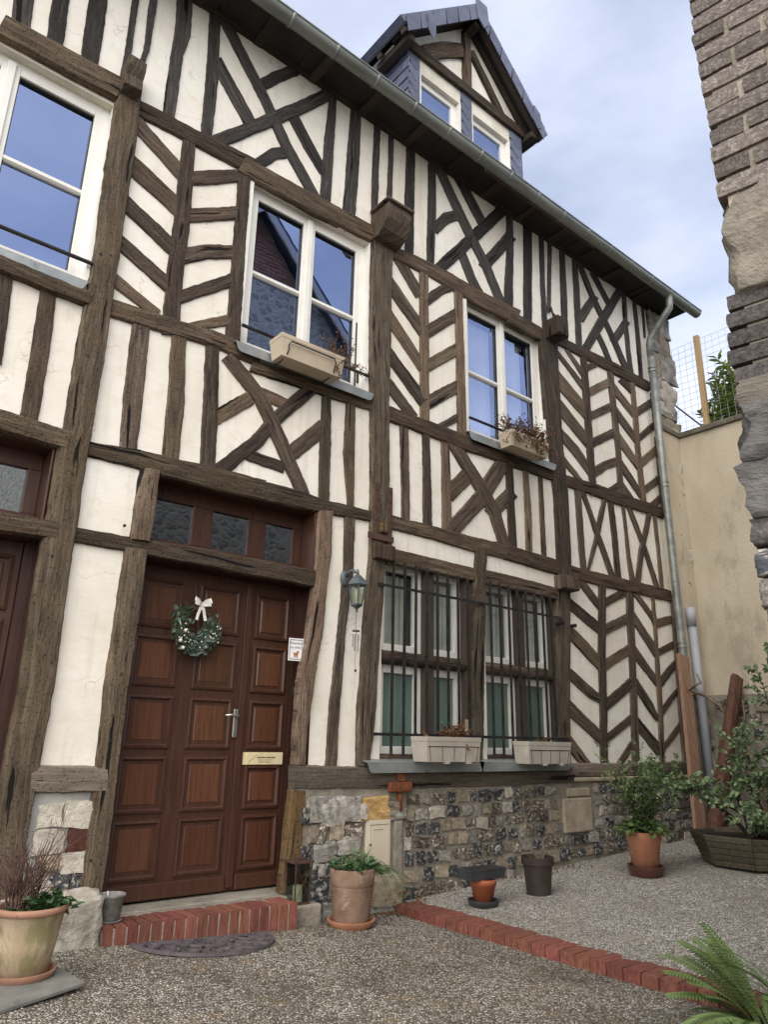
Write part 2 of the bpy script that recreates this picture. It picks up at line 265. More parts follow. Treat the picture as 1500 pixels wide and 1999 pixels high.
# ------------------------------------------------------------------ mesh helpers
class MB:
    def __init__(s): s.v = []; s.f = []; s.uv = []; s.mi = []
    def add(s, vs, fs, mi=0):
        b = len(s.v); s.v += [tuple(x) for x in vs]; s.f += [tuple(b+i for i in q) for q in fs]; s.mi += [mi]*len(fs); return s
    def box(s, x0, x1, y0, y1, z0, z1, mi=0):
        return s.add([(x0,y0,z0),(x1,y0,z0),(x1,y1,z0),(x0,y1,z0),(x0,y0,z1),(x1,y0,z1),(x1,y1,z1),(x0,y1,z1)],
                     [(0,3,2,1),(4,5,6,7),(0,1,5,4),(1,2,6,5),(2,3,7,6),(3,0,4,7)], mi)
    def obox(s, c, ax, ay, az, mi=0):
        c, ax, ay, az = V(c), V(ax), V(ay), V(az); vs = [c+i*ax+j*ay+k*az for k in (-1,1) for j in (-1,1) for i in (-1,1)]
        return s.add(vs, [(0,2,3,1),(4,5,7,6),(0,1,5,4),(1,3,7,5),(3,2,6,7),(2,0,4,6)], mi)
    def beam(s, a, b, w, h, up=(0,0,1), mi=0):
        a, b = V(a), V(b); d = (b-a); l = d.length; d.normalize(); side = d.cross(V(up)); side.normalize(); u2 = side.cross(d)
        return s.obox((a+b)/2, d*l/2, side*w/2, u2*h/2, mi)
    def tube(s, pts, r, n=8, mi=0, cap=True):
        pts = [V(p) for p in pts]; rs = r if isinstance(r, (list, tuple)) else [r]*len(pts); vs = []; fs = []
        d0 = (pts[1]-pts[0]).normalized(); up = V((0,0,1)) if abs(d0.z) < .9 else V((1,0,0)); side = d0.cross(up).normalized()
        for i, p in enumerate(pts):
            d = (pts[min(i+1,len(pts)-1)]-pts[max(i-1,0)]).normalized()
            side = (side-d*side.dot(d)).normalized(); u2 = d.cross(side)
            for k in range(n):
                a = 2*math.pi*k/n; vs.append(p+(side*math.cos(a)+u2*math.sin(a))*rs[i])
        for i in range(len(pts)-1):
            for k in range(n): fs.append((i*n+k, i*n+(k+1)%n, (i+1)*n+(k+1)%n, (i+1)*n+k))
        if cap: fs.append(tuple(range(n-1,-1,-1))); fs.append(tuple((len(pts)-1)*n+k for k in range(n)))
        return s.add(vs, fs, mi)
    def lathe(s, prof, c=(0,0,0), n=28, mi=0, wob=0.):
        vs = []; fs = []; c = V(c)
        for (r, z) in prof:
            for k in range(n):
                a = 2*math.pi*k/n; vs.append(c+V((r*math.cos(a), r*math.sin(a), z)))
        for i in range(len(prof)-1):
            for k in range(n): fs.append((i*n+k, i*n+(k+1)%n, (i+1)*n+(k+1)%n, (i+1)*n+k))
        return s.add(vs, fs, mi)
    def prism(s, poly, o, ax, ay, az, mi=0):      # poly in (ax, ay) extruded along az
        o, ax, ay, az = V(o), V(ax), V(ay), V(az); n = len(poly)
        vs = [o+ax*x+ay*y for x, y in poly]+[o+ax*x+ay*y+az for x, y in poly]
        return s.add(vs, [tuple(range(n-1,-1,-1)), tuple(range(n,2*n))]+[(i,(i+1)%n,n+(i+1)%n,n+i) for i in range(n)], mi)
    def leaf(s, p, d, nrm, L, W, fold=.25, mi=0, droop=.15):
        p, d, nrm = V(p), V(d).normalized(), V(nrm); side = d.cross(nrm)
        if side.length < 1e-4: side = d.cross(V((1, .3, .2)))
        side.normalize(); up = side.cross(d)
        a = p+d*L*.35+side*W*.5+up*W*fold; b = p+d*L*.75+side*W*.36+up*(W*fold*.6-droop*L*.5); tip = p+d*L-up*droop*L
        a2 = p+d*L*.35-side*W*.5+up*W*fold; b2 = p+d*L*.75-side*W*.36+up*(W*fold*.6-droop*L*.5)
        return s.add([p, a, b, tip, b2, a2], [(0,1,2,3),(0,3,4,5)], mi)
    def build(s, name, mat, parent=None, smooth=False, bevel=0., loc=None, label=None, cat=None, group=None, kind=None, uvs=None):
        me = bpy.data.meshes.new(name)
        if loc is not None: l = V(loc); me.from_pydata([tuple(V(q)-l) for q in s.v], [], s.f)
        else: me.from_pydata(s.v, [], s.f)
        for mm in (mat if isinstance(mat, (list, tuple)) else [mat]): me.materials.append(M[mm])
        if any(s.mi): me.polygons.foreach_set('material_index', s.mi)
        if smooth: me.polygons.foreach_set('use_smooth', [True]*len(me.polygons))
        if uvs:
            ul = me.uv_layers.new(name='UVMap')
            for lp in me.loops: ul.data[lp.index].uv = uvs[lp.vertex_index]
        me.update()
        return link(name, me, parent, loc, bevel, label, cat, group, kind)
def link(name, me, parent=None, loc=None, bevel=0., label=None, cat=None, group=None, kind=None):
    o = bpy.data.objects.new(name, me); COL.objects.link(o)
    if loc is not None: o.location = loc
    if parent is not None:
        o.parent = parent
        if parent.type == 'EMPTY' or any(abs(c) > 1e-9 for c in parent.location):
            o.matrix_parent_inverse = Matrix.Translation(-parent.location)
    if bevel:
        b = o.modifiers.new('bevel', 'BEVEL'); b.width = bevel; b.segments = 2; b.limit_method = 'ANGLE'; b.angle_limit = R(40)
    tag(o, label, cat, group, kind); return o
def tag(o, label=None, cat=None, group=None, kind=None):
    for k, v in (('label', label), ('category', cat), ('group', group), ('kind', kind)):
        if v: o[k] = v
def thing(name, loc, label, cat, group=None):
    o = bpy.data.objects.new(name, None); COL.objects.link(o); o.location = loc; o.empty_display_size = .1
    tag(o, label, cat, group); return o
def nv(x, y, z, s, k=0.): return noise.noise(V((x*s+k, y*s-k*.7, z*s+k*1.3)))
def court_z(x): return .135-.055*x
def terr_z(x): return -.03+.0435*(x-3.97)

# timbers of the front, metres: (x, z) of one edge and of the other, along each timber
TIMBERS = [
('R',[(0.279,5.754,0.313,5.962),(0.676,5.757,0.718,5.975),(1.112,5.767,1.162,5.997)]),
('S',[(0.329,6.254,0.454,6.34),(0.358,5.905,0.479,5.982)]),
('S',[(0.562,6.458,0.688,6.539),(0.59,5.91,0.705,5.974)]),
('S',[(0.805,6.669,0.943,6.761),(0.834,5.902,0.964,5.974)]),
('S',[(1.12,6.934,1.174,6.969),(1.128,6.373,1.178,6.403),(1.123,5.972,1.198,6.012)]),
('S',[(1.254,7.051,1.319,7.094),(1.266,6.411,1.316,6.437),(1.255,6.279,1.288,6.288)]),
('S',[(1.468,7.237,1.606,7.342),(1.491,6.759,1.627,6.843),(1.481,6.527,1.593,6.588),(1.486,5.911,1.588,5.963)]),
('S',[(1.771,7.191,1.871,7.267),(1.799,6.573,1.912,6.646),(1.814,5.925,1.917,5.98)]),
('X',[(1.908,7.14,1.987,7.259),(2.32,6.63,2.402,6.738),(2.576,6.256,2.666,6.367),(2.876,5.923,2.968,6.033)]),
('B',[(1.868,6.644,1.959,6.778),(2.19,6.267,2.287,6.397)]),
('X',[(1.993,5.884,1.935,5.987),(2.332,6.263,2.27,6.37),(2.737,6.728,2.665,6.835),(3.104,7.182,3.03,7.282)]),
('B',[(2.341,6.738,2.269,6.823),(2.494,6.947,2.429,7.047),(2.67,7.154,2.618,7.259)]),
('B',[(2.385,5.894,2.312,5.967),(2.538,6.098,2.479,6.198),(2.652,6.192,2.631,6.305)]),
('B',[(2.633,6.617,2.726,6.735),(2.806,6.401,2.9,6.518),(2.959,6.254,3.044,6.36)]),
('R',[(1.28,5.749,1.317,5.913),(1.683,5.765,1.725,5.93),(2.225,5.78,2.282,5.968)]),
('R',[(2.209,5.74,2.272,5.937),(2.927,5.733,3.009,5.955),(3.572,5.764,3.658,5.976)]),
('P',[(1.114,5.874,1.302,5.973),(1.12,5.138,1.32,5.222),(1.141,4.402,1.316,4.456),(1.129,3.717,1.323,3.756),(1.13,3.084,1.313,3.102),(1.118,2.911,1.309,2.927),(1.117,2.494,1.311,2.501),(1.118,2.274,1.307,2.276),(1.116,1.952,1.309,1.948),(1.124,1.451,1.32,1.43),(1.111,0.977,1.305,0.94),(1.11,0.785,1.295,0.75),(1.122,0.445,1.298,0.407),(1.126,0.27,1.3,0.228)]),
('B',[(1.276,5.612,1.345,5.752),(1.635,5.39,1.711,5.53)]),
('B',[(1.267,5.218,1.341,5.386),(1.645,5.047,1.723,5.21)]),
('B',[(1.282,4.869,1.345,5.005),(1.649,4.686,1.719,4.824)]),
('B',[(1.292,4.531,1.347,4.654),(1.654,4.357,1.716,4.481)]),
('B',[(1.295,4.224,1.337,4.321),(1.589,4.103,1.631,4.195)]),
('S',[(1.673,5.781,1.779,5.838),(1.673,5.458,1.798,5.52),(1.681,4.974,1.817,5.03),(1.678,4.507,1.818,4.555),(1.696,4.069,1.826,4.109)]),
('B',[(1.814,5.396,1.795,5.529),(2.001,5.51,1.979,5.653),(2.187,5.65,2.167,5.771)]),
('B',[(1.826,5.039,1.805,5.167),(2.189,5.259,2.169,5.394)]),
('B',[(1.832,4.663,1.794,4.796),(1.997,4.786,1.975,4.916),(2.198,4.883,2.188,5.017)]),
('B',[(1.851,4.32,1.805,4.414),(2.223,4.634,2.175,4.731)]),
('B',[(1.924,4.098,1.903,4.17),(2.23,4.275,2.205,4.364)]),
('S',[(2.174,5.821,2.301,5.888),(2.197,4.911,2.318,4.962),(2.207,4.125,2.339,4.167)]),
('R',[(1.308,3.974,1.326,4.115),(1.747,4.003,1.769,4.144),(2.132,4.033,2.164,4.178),(2.461,4.014,2.507,4.162)]),
('R',[(2.479,3.942,2.504,4.061),(2.967,3.96,3.001,4.094),(3.666,3.989,3.709,4.124)]),
('R',[(0.585,3.989,0.599,4.098),(1.117,3.975,1.136,4.085)]),
('S',[(0.6,3.994,0.678,4.02),(0.619,3.749,0.698,3.771),(0.643,3.426,0.711,3.44)]),
('S',[(0.849,3.969,0.956,3.999),(0.858,3.603,0.975,3.626),(0.865,3.05,0.977,3.062)]),
('R',[(0.758,2.921,0.77,3.063),(1.12,2.908,1.135,3.044)]),
('S',[(1.479,3.907,1.613,3.944),(1.484,3.442,1.627,3.473),(1.507,3.047,1.629,3.068)]),
('S',[(1.779,3.957,1.897,3.998),(1.803,3.477,1.938,3.511),(1.81,3.048,1.942,3.07)]),
('S',[(2.049,3.959,2.168,4),(2.08,3.495,2.204,3.53),(2.1,3.055,2.228,3.083)]),
('X',[(2.263,3.896,2.351,4.008),(2.507,3.701,2.611,3.801),(2.715,3.384,2.833,3.468),(2.915,3.066,3.028,3.138)]),
('B',[(2.239,3.429,2.166,3.517),(2.472,3.646,2.396,3.736)]),
('X',[(2.349,3.063,2.263,3.138),(2.59,3.329,2.498,3.392),(2.752,3.572,2.654,3.632),(3.039,3.912,2.939,3.979)]),
('B',[(2.478,3.195,2.503,3.29),(2.765,3.175,2.793,3.273)]),
('B',[(2.472,3.753,2.506,3.855),(2.73,3.724,2.767,3.829)]),
('B',[(2.911,3.305,2.813,3.382),(3.205,3.606,3.09,3.692)]),
('S',[(3.149,3.957,3.239,3.985),(3.146,3.519,3.266,3.551),(3.157,3.05,3.274,3.074)]),
('S',[(3.403,3.949,3.506,3.979),(3.394,3.509,3.522,3.544),(3.444,3.132,3.525,3.152),(3.465,3.008,3.519,3.02)]),
('P',[(3.619,5.834,3.897,5.973),(3.624,5.268,3.896,5.387),(3.631,4.684,3.896,4.786),(3.668,3.996,3.895,4.068),(3.696,3.193,3.911,3.239),(3.7,2.613,3.869,2.634),(3.67,2.29,3.863,2.305),(3.653,2.003,3.842,2.013),(3.639,1.596,3.818,1.598),(3.615,1.405,3.813,1.403),(3.62,1.203,3.79,1.198),(3.627,0.963,3.748,0.956)]),
('R',[(1.314,2.906,1.318,3.012),(1.639,2.909,1.651,3.046),(1.86,2.897,1.879,3.054),(2.215,2.892,2.242,3.075),(2.586,2.895,2.618,3.073)]),
('R',[(2.578,2.902,2.603,3.057),(2.948,2.906,2.983,3.065),(3.204,2.916,3.229,3.036),(3.682,2.953,3.701,3.048)]),
('R',[(3.884,2.928,3.923,3.065),(4.449,2.927,4.495,3.063),(4.969,2.909,5.022,3.061),(5.517,2.92,5.574,3.084)]),
('R',[(5.468,2.911,5.544,3.072),(5.851,2.894,5.931,3.06),(6.269,2.886,6.351,3.051)]),
('R',[(6.256,2.903,6.33,3.039),(6.618,2.884,6.69,3.026),(7.268,2.879,7.345,3.033),(7.984,2.89,8.07,3.047),(8.564,2.899,8.651,3.044)]),
('R',[(3.866,3.951,3.923,4.106),(4.328,3.95,4.396,4.113),(4.884,3.937,4.964,4.107)]),
('R',[(4.876,3.934,4.947,4.104),(5.564,3.963,5.633,4.11)]),
('R',[(5.551,3.945,5.616,4.081),(6.249,3.958,6.32,4.091)]),
('S',[(4.029,3.947,4.139,3.983),(4.049,3.47,4.157,3.498),(4.062,3.049,4.164,3.071)]),
('S',[(4.308,3.943,4.408,3.974),(4.321,3.504,4.426,3.532),(4.326,3.03,4.444,3.056)]),
('S',[(4.563,3.936,4.661,3.967),(4.565,3.478,4.698,3.512),(4.57,3.055,4.693,3.08)]),
('X',[(4.673,3.908,4.806,4.01),(4.98,3.6,5.142,3.71),(5.218,3.338,5.398,3.431),(5.365,3.041,5.516,3.1)]),
('X',[(4.78,3.036,4.619,3.112),(5.204,3.453,5.011,3.518),(5.514,3.875,5.315,3.915)]),
('B',[(4.764,3.41,4.616,3.485),(5.006,3.65,4.851,3.724)]),
('B',[(5.344,3.341,5.209,3.413),(5.63,3.583,5.477,3.661)]),
('S',[(5.498,3.984,5.614,4.019),(5.508,3.038,5.636,3.065)]),
('S',[(5.781,3.974,5.867,4.001),(5.787,3.56,5.895,3.587),(5.777,3.045,5.889,3.067)]),
('S',[(6.04,3.952,6.112,3.972),(6.035,3.035,6.11,3.05)]),
('P',[(6.199,5.834,6.532,5.978),(6.191,5.452,6.519,5.588),(6.232,4.385,6.51,4.479),(6.289,3.786,6.554,3.861),(6.29,3.092,6.538,3.142),(6.286,2.837,6.531,2.881)]),
('P',[(6.252,2.752,6.495,2.787),(6.16,1.748,6.39,1.763),(6.117,0.946,6.321,0.946)]),
('B',[(3.938,5.701,4.048,5.812),(4.17,5.455,4.29,5.569)]),
('B',[(3.819,5.351,3.94,5.484),(4.212,5.042,4.336,5.167)]),
('B',[(3.829,4.983,3.946,5.1),(4.226,4.637,4.34,4.741)]),
('B',[(3.832,4.583,3.947,4.701),(4.223,4.276,4.347,4.392)]),
('B',[(3.854,4.269,3.952,4.367),(4.11,4.073,4.213,4.169)]),
('S',[(4.263,5.752,4.392,5.814),(4.271,4.934,4.403,4.987),(4.283,4.057,4.41,4.096)]),
('B',[(4.434,5.438,4.351,5.501),(4.605,5.615,4.53,5.689),(4.764,5.75,4.705,5.832)]),
('B',[(4.44,5.054,4.344,5.145),(4.825,5.406,4.726,5.497)]),
('B',[(4.436,4.666,4.349,4.758),(4.828,4.995,4.74,5.086)]),
('B',[(4.435,4.26,4.35,4.358),(4.843,4.572,4.757,4.67)]),
('B',[(4.589,4.079,4.54,4.131),(4.827,4.257,4.777,4.31)]),
('S',[(4.764,5.746,4.89,5.806),(4.778,5.133,4.901,5.184),(4.787,4.053,4.927,4.097)]),
('R',[(3.843,5.717,3.903,5.871),(4.434,5.748,4.526,5.939),(5.066,5.713,5.183,5.927),(5.686,5.731,5.815,5.964)]),
('R',[(5.631,5.696,5.746,5.892),(6.18,5.702,6.3,5.893)]),
('S',[(3.059,7.179,3.149,7.234),(3.029,6.676,3.147,6.743),(3.013,5.911,3.136,5.971)]),
('S',[(3.326,7.212,3.454,7.292),(3.302,6.643,3.457,6.73),(3.274,5.902,3.434,5.978)]),
('S',[(3.627,7.193,3.712,7.246),(3.617,6.623,3.7,6.67),(3.625,6.008,3.702,6.047)]),
('S',[(3.827,7.212,3.892,7.252),(3.815,6.212,3.882,6.247)]),
('S',[(4.074,7.236,4.202,7.314),(4.06,6.561,4.191,6.633),(4.062,5.848,4.182,5.905)]),
('S',[(4.391,7.226,4.499,7.292),(4.382,6.522,4.507,6.589),(4.365,5.863,4.472,5.911)]),
('X',[(4.47,7.189,4.592,7.313),(4.656,6.931,4.781,7.053),(4.912,6.589,5.047,6.715),(5.211,6.254,5.346,6.367),(5.473,5.832,5.615,5.936)]),
('B',[(4.818,7.181,4.952,7.32),(5.167,6.805,5.307,6.94)]),
('X',[(4.617,5.894,4.491,5.951),(5.678,7.214,5.532,7.264)]),
('B',[(4.563,6.38,4.445,6.421),(4.707,6.573,4.611,6.66),(4.88,6.718,4.839,6.828)]),
('B',[(4.842,6.204,4.971,6.309),(4.982,5.96,5.11,6.065),(5.129,5.809,5.248,5.912)]),
('B',[(5.329,6.278,5.192,6.311),(5.793,6.881,5.623,6.914)]),
('S',[(5.68,7.28,5.795,7.344),(5.639,6.605,5.769,6.668),(5.55,5.842,5.73,5.915)]),
('S',[(5.987,7.282,6.159,7.374),(5.903,5.861,6.064,5.928)]),
('S',[(6.284,7.24,6.368,7.285),(6.254,6.464,6.346,6.508),(6.254,5.858,6.353,5.903)]),
('S',[(6.462,7.241,6.537,7.278),(6.364,6.225,6.435,6.255)]),
('S',[(6.696,7.228,6.802,7.284),(6.653,6.471,6.789,6.535),(6.636,5.895,6.759,5.947)]),
('S',[(6.955,7.224,7.075,7.288),(6.944,6.625,7.068,6.684),(6.916,5.884,7.042,5.936)]),
('X',[(7.084,7.138,7.187,7.214),(7.288,6.803,7.401,6.885),(7.472,6.582,7.586,6.666),(7.593,6.464,7.708,6.546),(7.754,6.245,7.884,6.329),(7.967,5.94,8.099,6.02)]),
('B',[(7.384,7.142,7.497,7.233),(7.522,6.998,7.637,7.088),(7.666,6.847,7.792,6.944)]),
('B',[(7.37,6.242,7.472,6.312),(7.503,6.06,7.618,6.134),(7.593,5.899,7.719,5.976)]),
('X',[(7.201,5.954,7.052,5.956),(7.632,6.525,7.441,6.52),(8.099,7.174,7.919,7.164)]),
('B',[(7.158,6.386,6.988,6.386),(7.305,6.594,7.142,6.598),(7.468,6.8,7.307,6.808)]),
('B',[(7.89,6.346,7.725,6.353),(8.198,6.731,8.042,6.733)]),
('S',[(8.086,7.16,8.199,7.214),(8.065,6.754,8.176,6.805),(8.064,6.313,8.174,6.363),(8.103,5.911,8.201,5.954)]),
('S',[(8.357,7.224,8.441,7.267),(8.359,6.835,8.456,6.881),(8.353,6.425,8.456,6.47),(8.338,5.918,8.439,5.958)]),
('S',[(8.591,7.215,8.651,7.243),(8.572,6.745,8.624,6.768)]),
('R',[(6.438,5.77,6.517,5.902),(7.003,5.787,7.106,5.946),(7.619,5.797,7.759,5.99),(8.517,5.83,8.645,5.99)]),
('B',[(6.481,5.638,6.544,5.694),(6.929,5.352,7.027,5.432)]),
('B',[(6.705,5.737,6.766,5.786),(6.933,5.547,7.021,5.615)]),
('B',[(6.387,5.22,6.589,5.4),(6.906,4.971,7.094,5.126)]),
('B',[(6.425,4.865,6.601,5.011),(6.931,4.582,7.099,4.71)]),
('B',[(6.463,4.536,6.588,4.639),(6.679,4.403,6.835,4.519),(6.938,4.234,7.073,4.325)]),
('B',[(6.49,4.23,6.582,4.302),(6.761,4.087,6.83,4.138)]),
('S',[(6.984,5.8,7.124,5.86),(6.986,5.304,7.133,5.36),(6.986,4.733,7.13,4.781),(6.986,4.183,7.127,4.225),(6.995,4.033,7.135,4.076)]),
('B',[(7.133,5.632,7.087,5.717),(7.383,5.799,7.352,5.856)]),
('B',[(7.142,5.288,7.071,5.369),(7.606,5.587,7.531,5.671)]),
('B',[(7.139,4.962,7.073,5.043),(7.622,5.254,7.554,5.336)]),
('B',[(7.157,4.616,7.09,4.703),(7.635,4.886,7.566,4.975)]),
('B',[(7.18,4.237,7.077,4.321),(7.391,4.377,7.315,4.468),(7.627,4.487,7.574,4.591)]),
('B',[(7.423,4.047,7.338,4.107),(7.647,4.195,7.569,4.249)]),
('S',[(7.565,5.782,7.706,5.841),(7.575,5.381,7.714,5.435),(7.589,5.026,7.727,5.077),(7.613,4.683,7.734,4.723),(7.588,4.334,7.719,4.372),(7.581,4.062,7.734,4.105)]),
('B',[(7.615,5.522,7.767,5.643),(8.015,5.32,8.157,5.427)]),
('B',[(7.869,5.705,8.003,5.819),(8.07,5.645,8.174,5.731)]),
('B',[(7.626,5.188,7.78,5.3),(8.027,4.956,8.161,5.049)]),
('B',[(7.63,4.827,7.792,4.938),(8.01,4.587,8.153,4.68)]),
('B',[(7.632,4.471,7.785,4.57),(8.024,4.197,8.158,4.277)]),
('B',[(7.622,4.158,7.788,4.263),(7.88,4.014,8,4.087)]),
('S',[(8.077,5.768,8.203,5.819),(8.089,5.302,8.217,5.348),(8.075,4.811,8.201,4.852),(8.081,4.456,8.216,4.498),(8.094,4.054,8.228,4.092)]),
('B',[(8.264,5.378,8.162,5.45),(8.66,5.646,8.555,5.718)]),
('B',[(8.25,5.015,8.157,5.058),(8.664,5.325,8.566,5.367)]),
('B',[(8.27,4.66,8.148,4.711),(8.681,4.969,8.556,5.018)]),
('B',[(8.262,4.281,8.168,4.337),(8.68,4.547,8.58,4.604)]),
('B',[(8.396,4.091,8.291,4.135),(8.692,4.299,8.583,4.343)]),
('P',[(8.596,5.823,8.694,5.861),(8.588,5.015,8.683,5.047),(8.567,4.078,8.659,4.102)]),
('R',[(6.486,3.95,6.557,4.091),(7.017,3.963,7.111,4.125),(7.576,3.959,7.683,4.13),(8.25,3.987,8.362,4.154),(8.564,3.989,8.683,4.144)]),
('S',[(6.69,3.936,6.81,3.97),(6.696,3.593,6.815,3.623),(6.697,3.242,6.814,3.269),(6.72,3.024,6.825,3.049)]),
('X',[(6.818,3.924,6.899,3.96),(6.973,3.603,7.059,3.639),(7.061,3.413,7.161,3.453),(7.258,3.039,7.36,3.076)]),
('X',[(7.223,3.936,7.318,3.945),(7.106,3.667,7.207,3.675),(7.015,3.442,7.109,3.446),(6.846,3.057,6.885,3.057)]),
('S',[(7.352,3.933,7.462,3.966),(7.378,3.575,7.487,3.603),(7.384,3.03,7.5,3.054)]),
('S',[(7.646,3.924,7.707,3.941),(7.663,3.578,7.724,3.594),(7.663,3.31,7.738,3.329),(7.679,3.047,7.8,3.077)]),
('X',[(7.784,3.913,7.878,3.953),(7.972,3.587,8.058,3.62),(8.061,3.428,8.148,3.459),(8.225,3.03,8.333,3.064)]),
('X',[(8.181,3.946,8.3,3.959),(8.067,3.687,8.183,3.696),(7.948,3.476,8.062,3.486),(7.81,3.064,7.913,3.073)]),
('S',[(8.348,3.926,8.437,3.95),(8.365,3.6,8.444,3.619),(8.36,3.035,8.446,3.052)]),
('S',[(7.034,2.919,7.18,2.941),(6.933,2.081,7.072,2.093),(6.894,1.536,7.035,1.544),(6.842,0.946,6.966,0.947)]),
('S',[(7.589,2.914,7.739,2.938),(7.55,2.544,7.713,2.567),(7.539,2.247,7.689,2.265),(7.514,1.899,7.651,1.911),(7.475,1.56,7.63,1.569),(7.452,1.285,7.606,1.291),(7.429,0.932,7.573,0.934)]),
('S',[(8.127,2.94,8.194,2.952),(8.125,2.611,8.195,2.622),(8.1,2.24,8.174,2.248),(8.061,1.876,8.163,1.887),(8.058,1.584,8.152,1.591),(8.003,1.185,8.109,1.188),(7.982,0.951,8.08,0.953)]),
('B',[(6.617,2.861,6.736,2.932),(6.953,2.625,7.069,2.689)]),
('B',[(6.4,2.558,6.519,2.654),(6.91,2.344,7.042,2.443)]),
('B',[(6.364,2.246,6.508,2.344),(6.602,2.113,6.766,2.215),(6.856,1.964,7.013,2.053)]),
('B',[(6.331,1.824,6.45,1.906),(6.729,1.616,6.857,1.704),(6.865,1.585,6.954,1.672)]),
('B',[(6.26,1.475,6.416,1.573),(6.796,1.185,6.946,1.269)]),
('B',[(6.234,1.14,6.395,1.215),(6.521,0.939,6.655,0.997)]),
('B',[(7.173,2.655,7.102,2.734),(7.614,2.849,7.544,2.925)]),
('B',[(7.136,2.34,7.062,2.429),(7.589,2.513,7.509,2.608)]),
('B',[(7.1,1.953,7.009,2.038),(7.604,2.166,7.506,2.253)]),
('B',[(7.09,1.527,6.966,1.607),(7.572,1.774,7.443,1.853)]),
('B',[(7.03,1.189,6.952,1.246),(7.519,1.399,7.424,1.465)]),
('B',[(7.246,0.945,7.146,0.982),(7.496,1.132,7.392,1.169)]),
('B',[(7.733,2.869,7.824,2.917),(8.068,2.615,8.188,2.674)]),
('B',[(7.638,2.554,7.784,2.62),(7.866,2.351,8.016,2.416),(8.022,2.208,8.194,2.28)]),
('B',[(7.583,2.151,7.739,2.224),(8.005,1.856,8.13,1.909)]),
('B',[(7.567,1.784,7.726,1.845),(7.804,1.576,7.951,1.627),(7.946,1.463,8.036,1.491)]),
('B',[(7.515,1.362,7.67,1.429),(7.898,1.076,8.079,1.147)]),
('B',[(8.189,2.512,8.135,2.618),(8.441,2.588,8.401,2.694),(8.659,2.639,8.636,2.744)]),
('B',[(8.173,2.188,8.123,2.249),(8.646,2.333,8.576,2.417)]),
('B',[(8.218,1.843,8.09,1.887),(8.437,1.997,8.317,2.042),(8.646,2.127,8.536,2.171)]),
('B',[(8.176,1.507,8.078,1.537),(8.381,1.665,8.293,1.695),(8.611,1.814,8.541,1.841)]),
('B',[(8.143,1.118,8.06,1.15),(8.594,1.393,8.488,1.431)]),
('P',[(8.584,2.99,8.691,3.009),(8.526,1.967,8.636,1.978),(8.502,1.482,8.634,1.493),(8.492,0.97,8.633,0.976)]),
('R',[(6.334,0.842,6.343,0.972),(7.409,0.84,7.425,0.977)]),
('R',[(7.387,0.843,7.408,0.985),(8.573,0.828,8.605,0.983)]),
('R',[(3.082,0.805,3.073,0.966),(3.553,0.793,3.549,0.958),(4.18,0.78,4.176,0.937),(5.436,0.777,5.437,0.946),(6.291,0.788,6.296,0.951)]),
('R',[(1.29,2.315,1.291,2.415),(1.776,2.319,1.782,2.427),(2.617,2.3,2.634,2.438),(3.155,2.294,3.178,2.426)]),
('R',[(0.868,2.297,0.866,2.429),(1.148,2.307,1.149,2.428)]),
('P',[(1.667,2.912,1.808,2.926),(1.654,2.404,1.796,2.409)]),
('P',[(1.633,2.341,1.783,2.348),(1.626,1.906,1.783,1.902),(1.616,1.475,1.765,1.465),(1.629,0.967,1.766,0.951),(1.618,0.588,1.767,0.56),(1.616,0.259,1.757,0.227)]),
('P',[(3.155,2.928,3.3,2.955),(3.155,2.564,3.305,2.582),(3.151,2.357,3.282,2.364),(3.111,1.951,3.254,1.948),(3.053,1.563,3.192,1.556),(3.044,1.188,3.156,1.183),(3.046,0.974,3.146,0.968)]),
('P',[(3.034,0.804,3.166,0.792),(3.01,0.437,3.153,0.415),(2.987,0.143,3.112,0.118)]),
('R',[(1.312,0.826,1.288,0.977),(1.668,0.822,1.648,0.97)]),
('S',[(3.429,2.949,3.545,2.971),(3.437,2.496,3.546,2.509),(3.418,2.227,3.518,2.231),(3.401,1.976,3.489,1.979),(3.372,1.579,3.471,1.577),(3.352,1.446,3.458,1.444),(3.338,0.96,3.446,0.955)]),
('R',[(3.871,2.618,3.911,2.766),(4.344,2.615,4.384,2.753),(5.001,2.617,5.045,2.752)]),
('R',[(5.084,2.62,5.129,2.759),(5.502,2.618,5.558,2.762),(6.232,2.607,6.291,2.733)]),
('P',[(5.015,2.93,5.166,2.953),(4.972,2.463,5.133,2.482),(4.92,1.672,5.093,1.681),(4.925,0.97,5.047,0.97)]),
]
# ------------------------------------------------------------------ setting: ground
def sheet(name, x0, x1, y0, y1, zf, mat, nx, ny, amp=.004):
    b = MB(); vs = []
    for j in range(ny+1):
        for i in range(nx+1):
            x = x0+(x1-x0)*i/nx; y = y0+(y1-y0)*j/ny; vs.append((x, y, zf(x, y)+amp*nv(x, y, 0, 2.3)+amp*.6*nv(x, y, 3, 9)))
    fs = [(j*(nx+1)+i, j*(nx+1)+i+1, (j+1)*(nx+1)+i+1, (j+1)*(nx+1)+i) for j in range(ny) for i in range(nx)]
    b.add(vs, fs); return b.build(name, mat, smooth=True, kind='structure')
sheet('ground', -150, 150, -150, 150, lambda x, y: -.75, 'gravel', 4, 4, 0)
sheet('courtyard_gravel', -6, 4.02, -9, .1, lambda x, y: court_z(x), 'gravel', 110, 100, .006)
sheet('terrace_gravel', 4.1, 9.15, -5.2, .1, lambda x, y: terr_z(x), 'gravel_pale', 70, 60, .006)
sheet('upper_garden_soil', 9.25, 60, -30, 40, lambda x, y: 5.1, 'soil', 8, 8, .01)

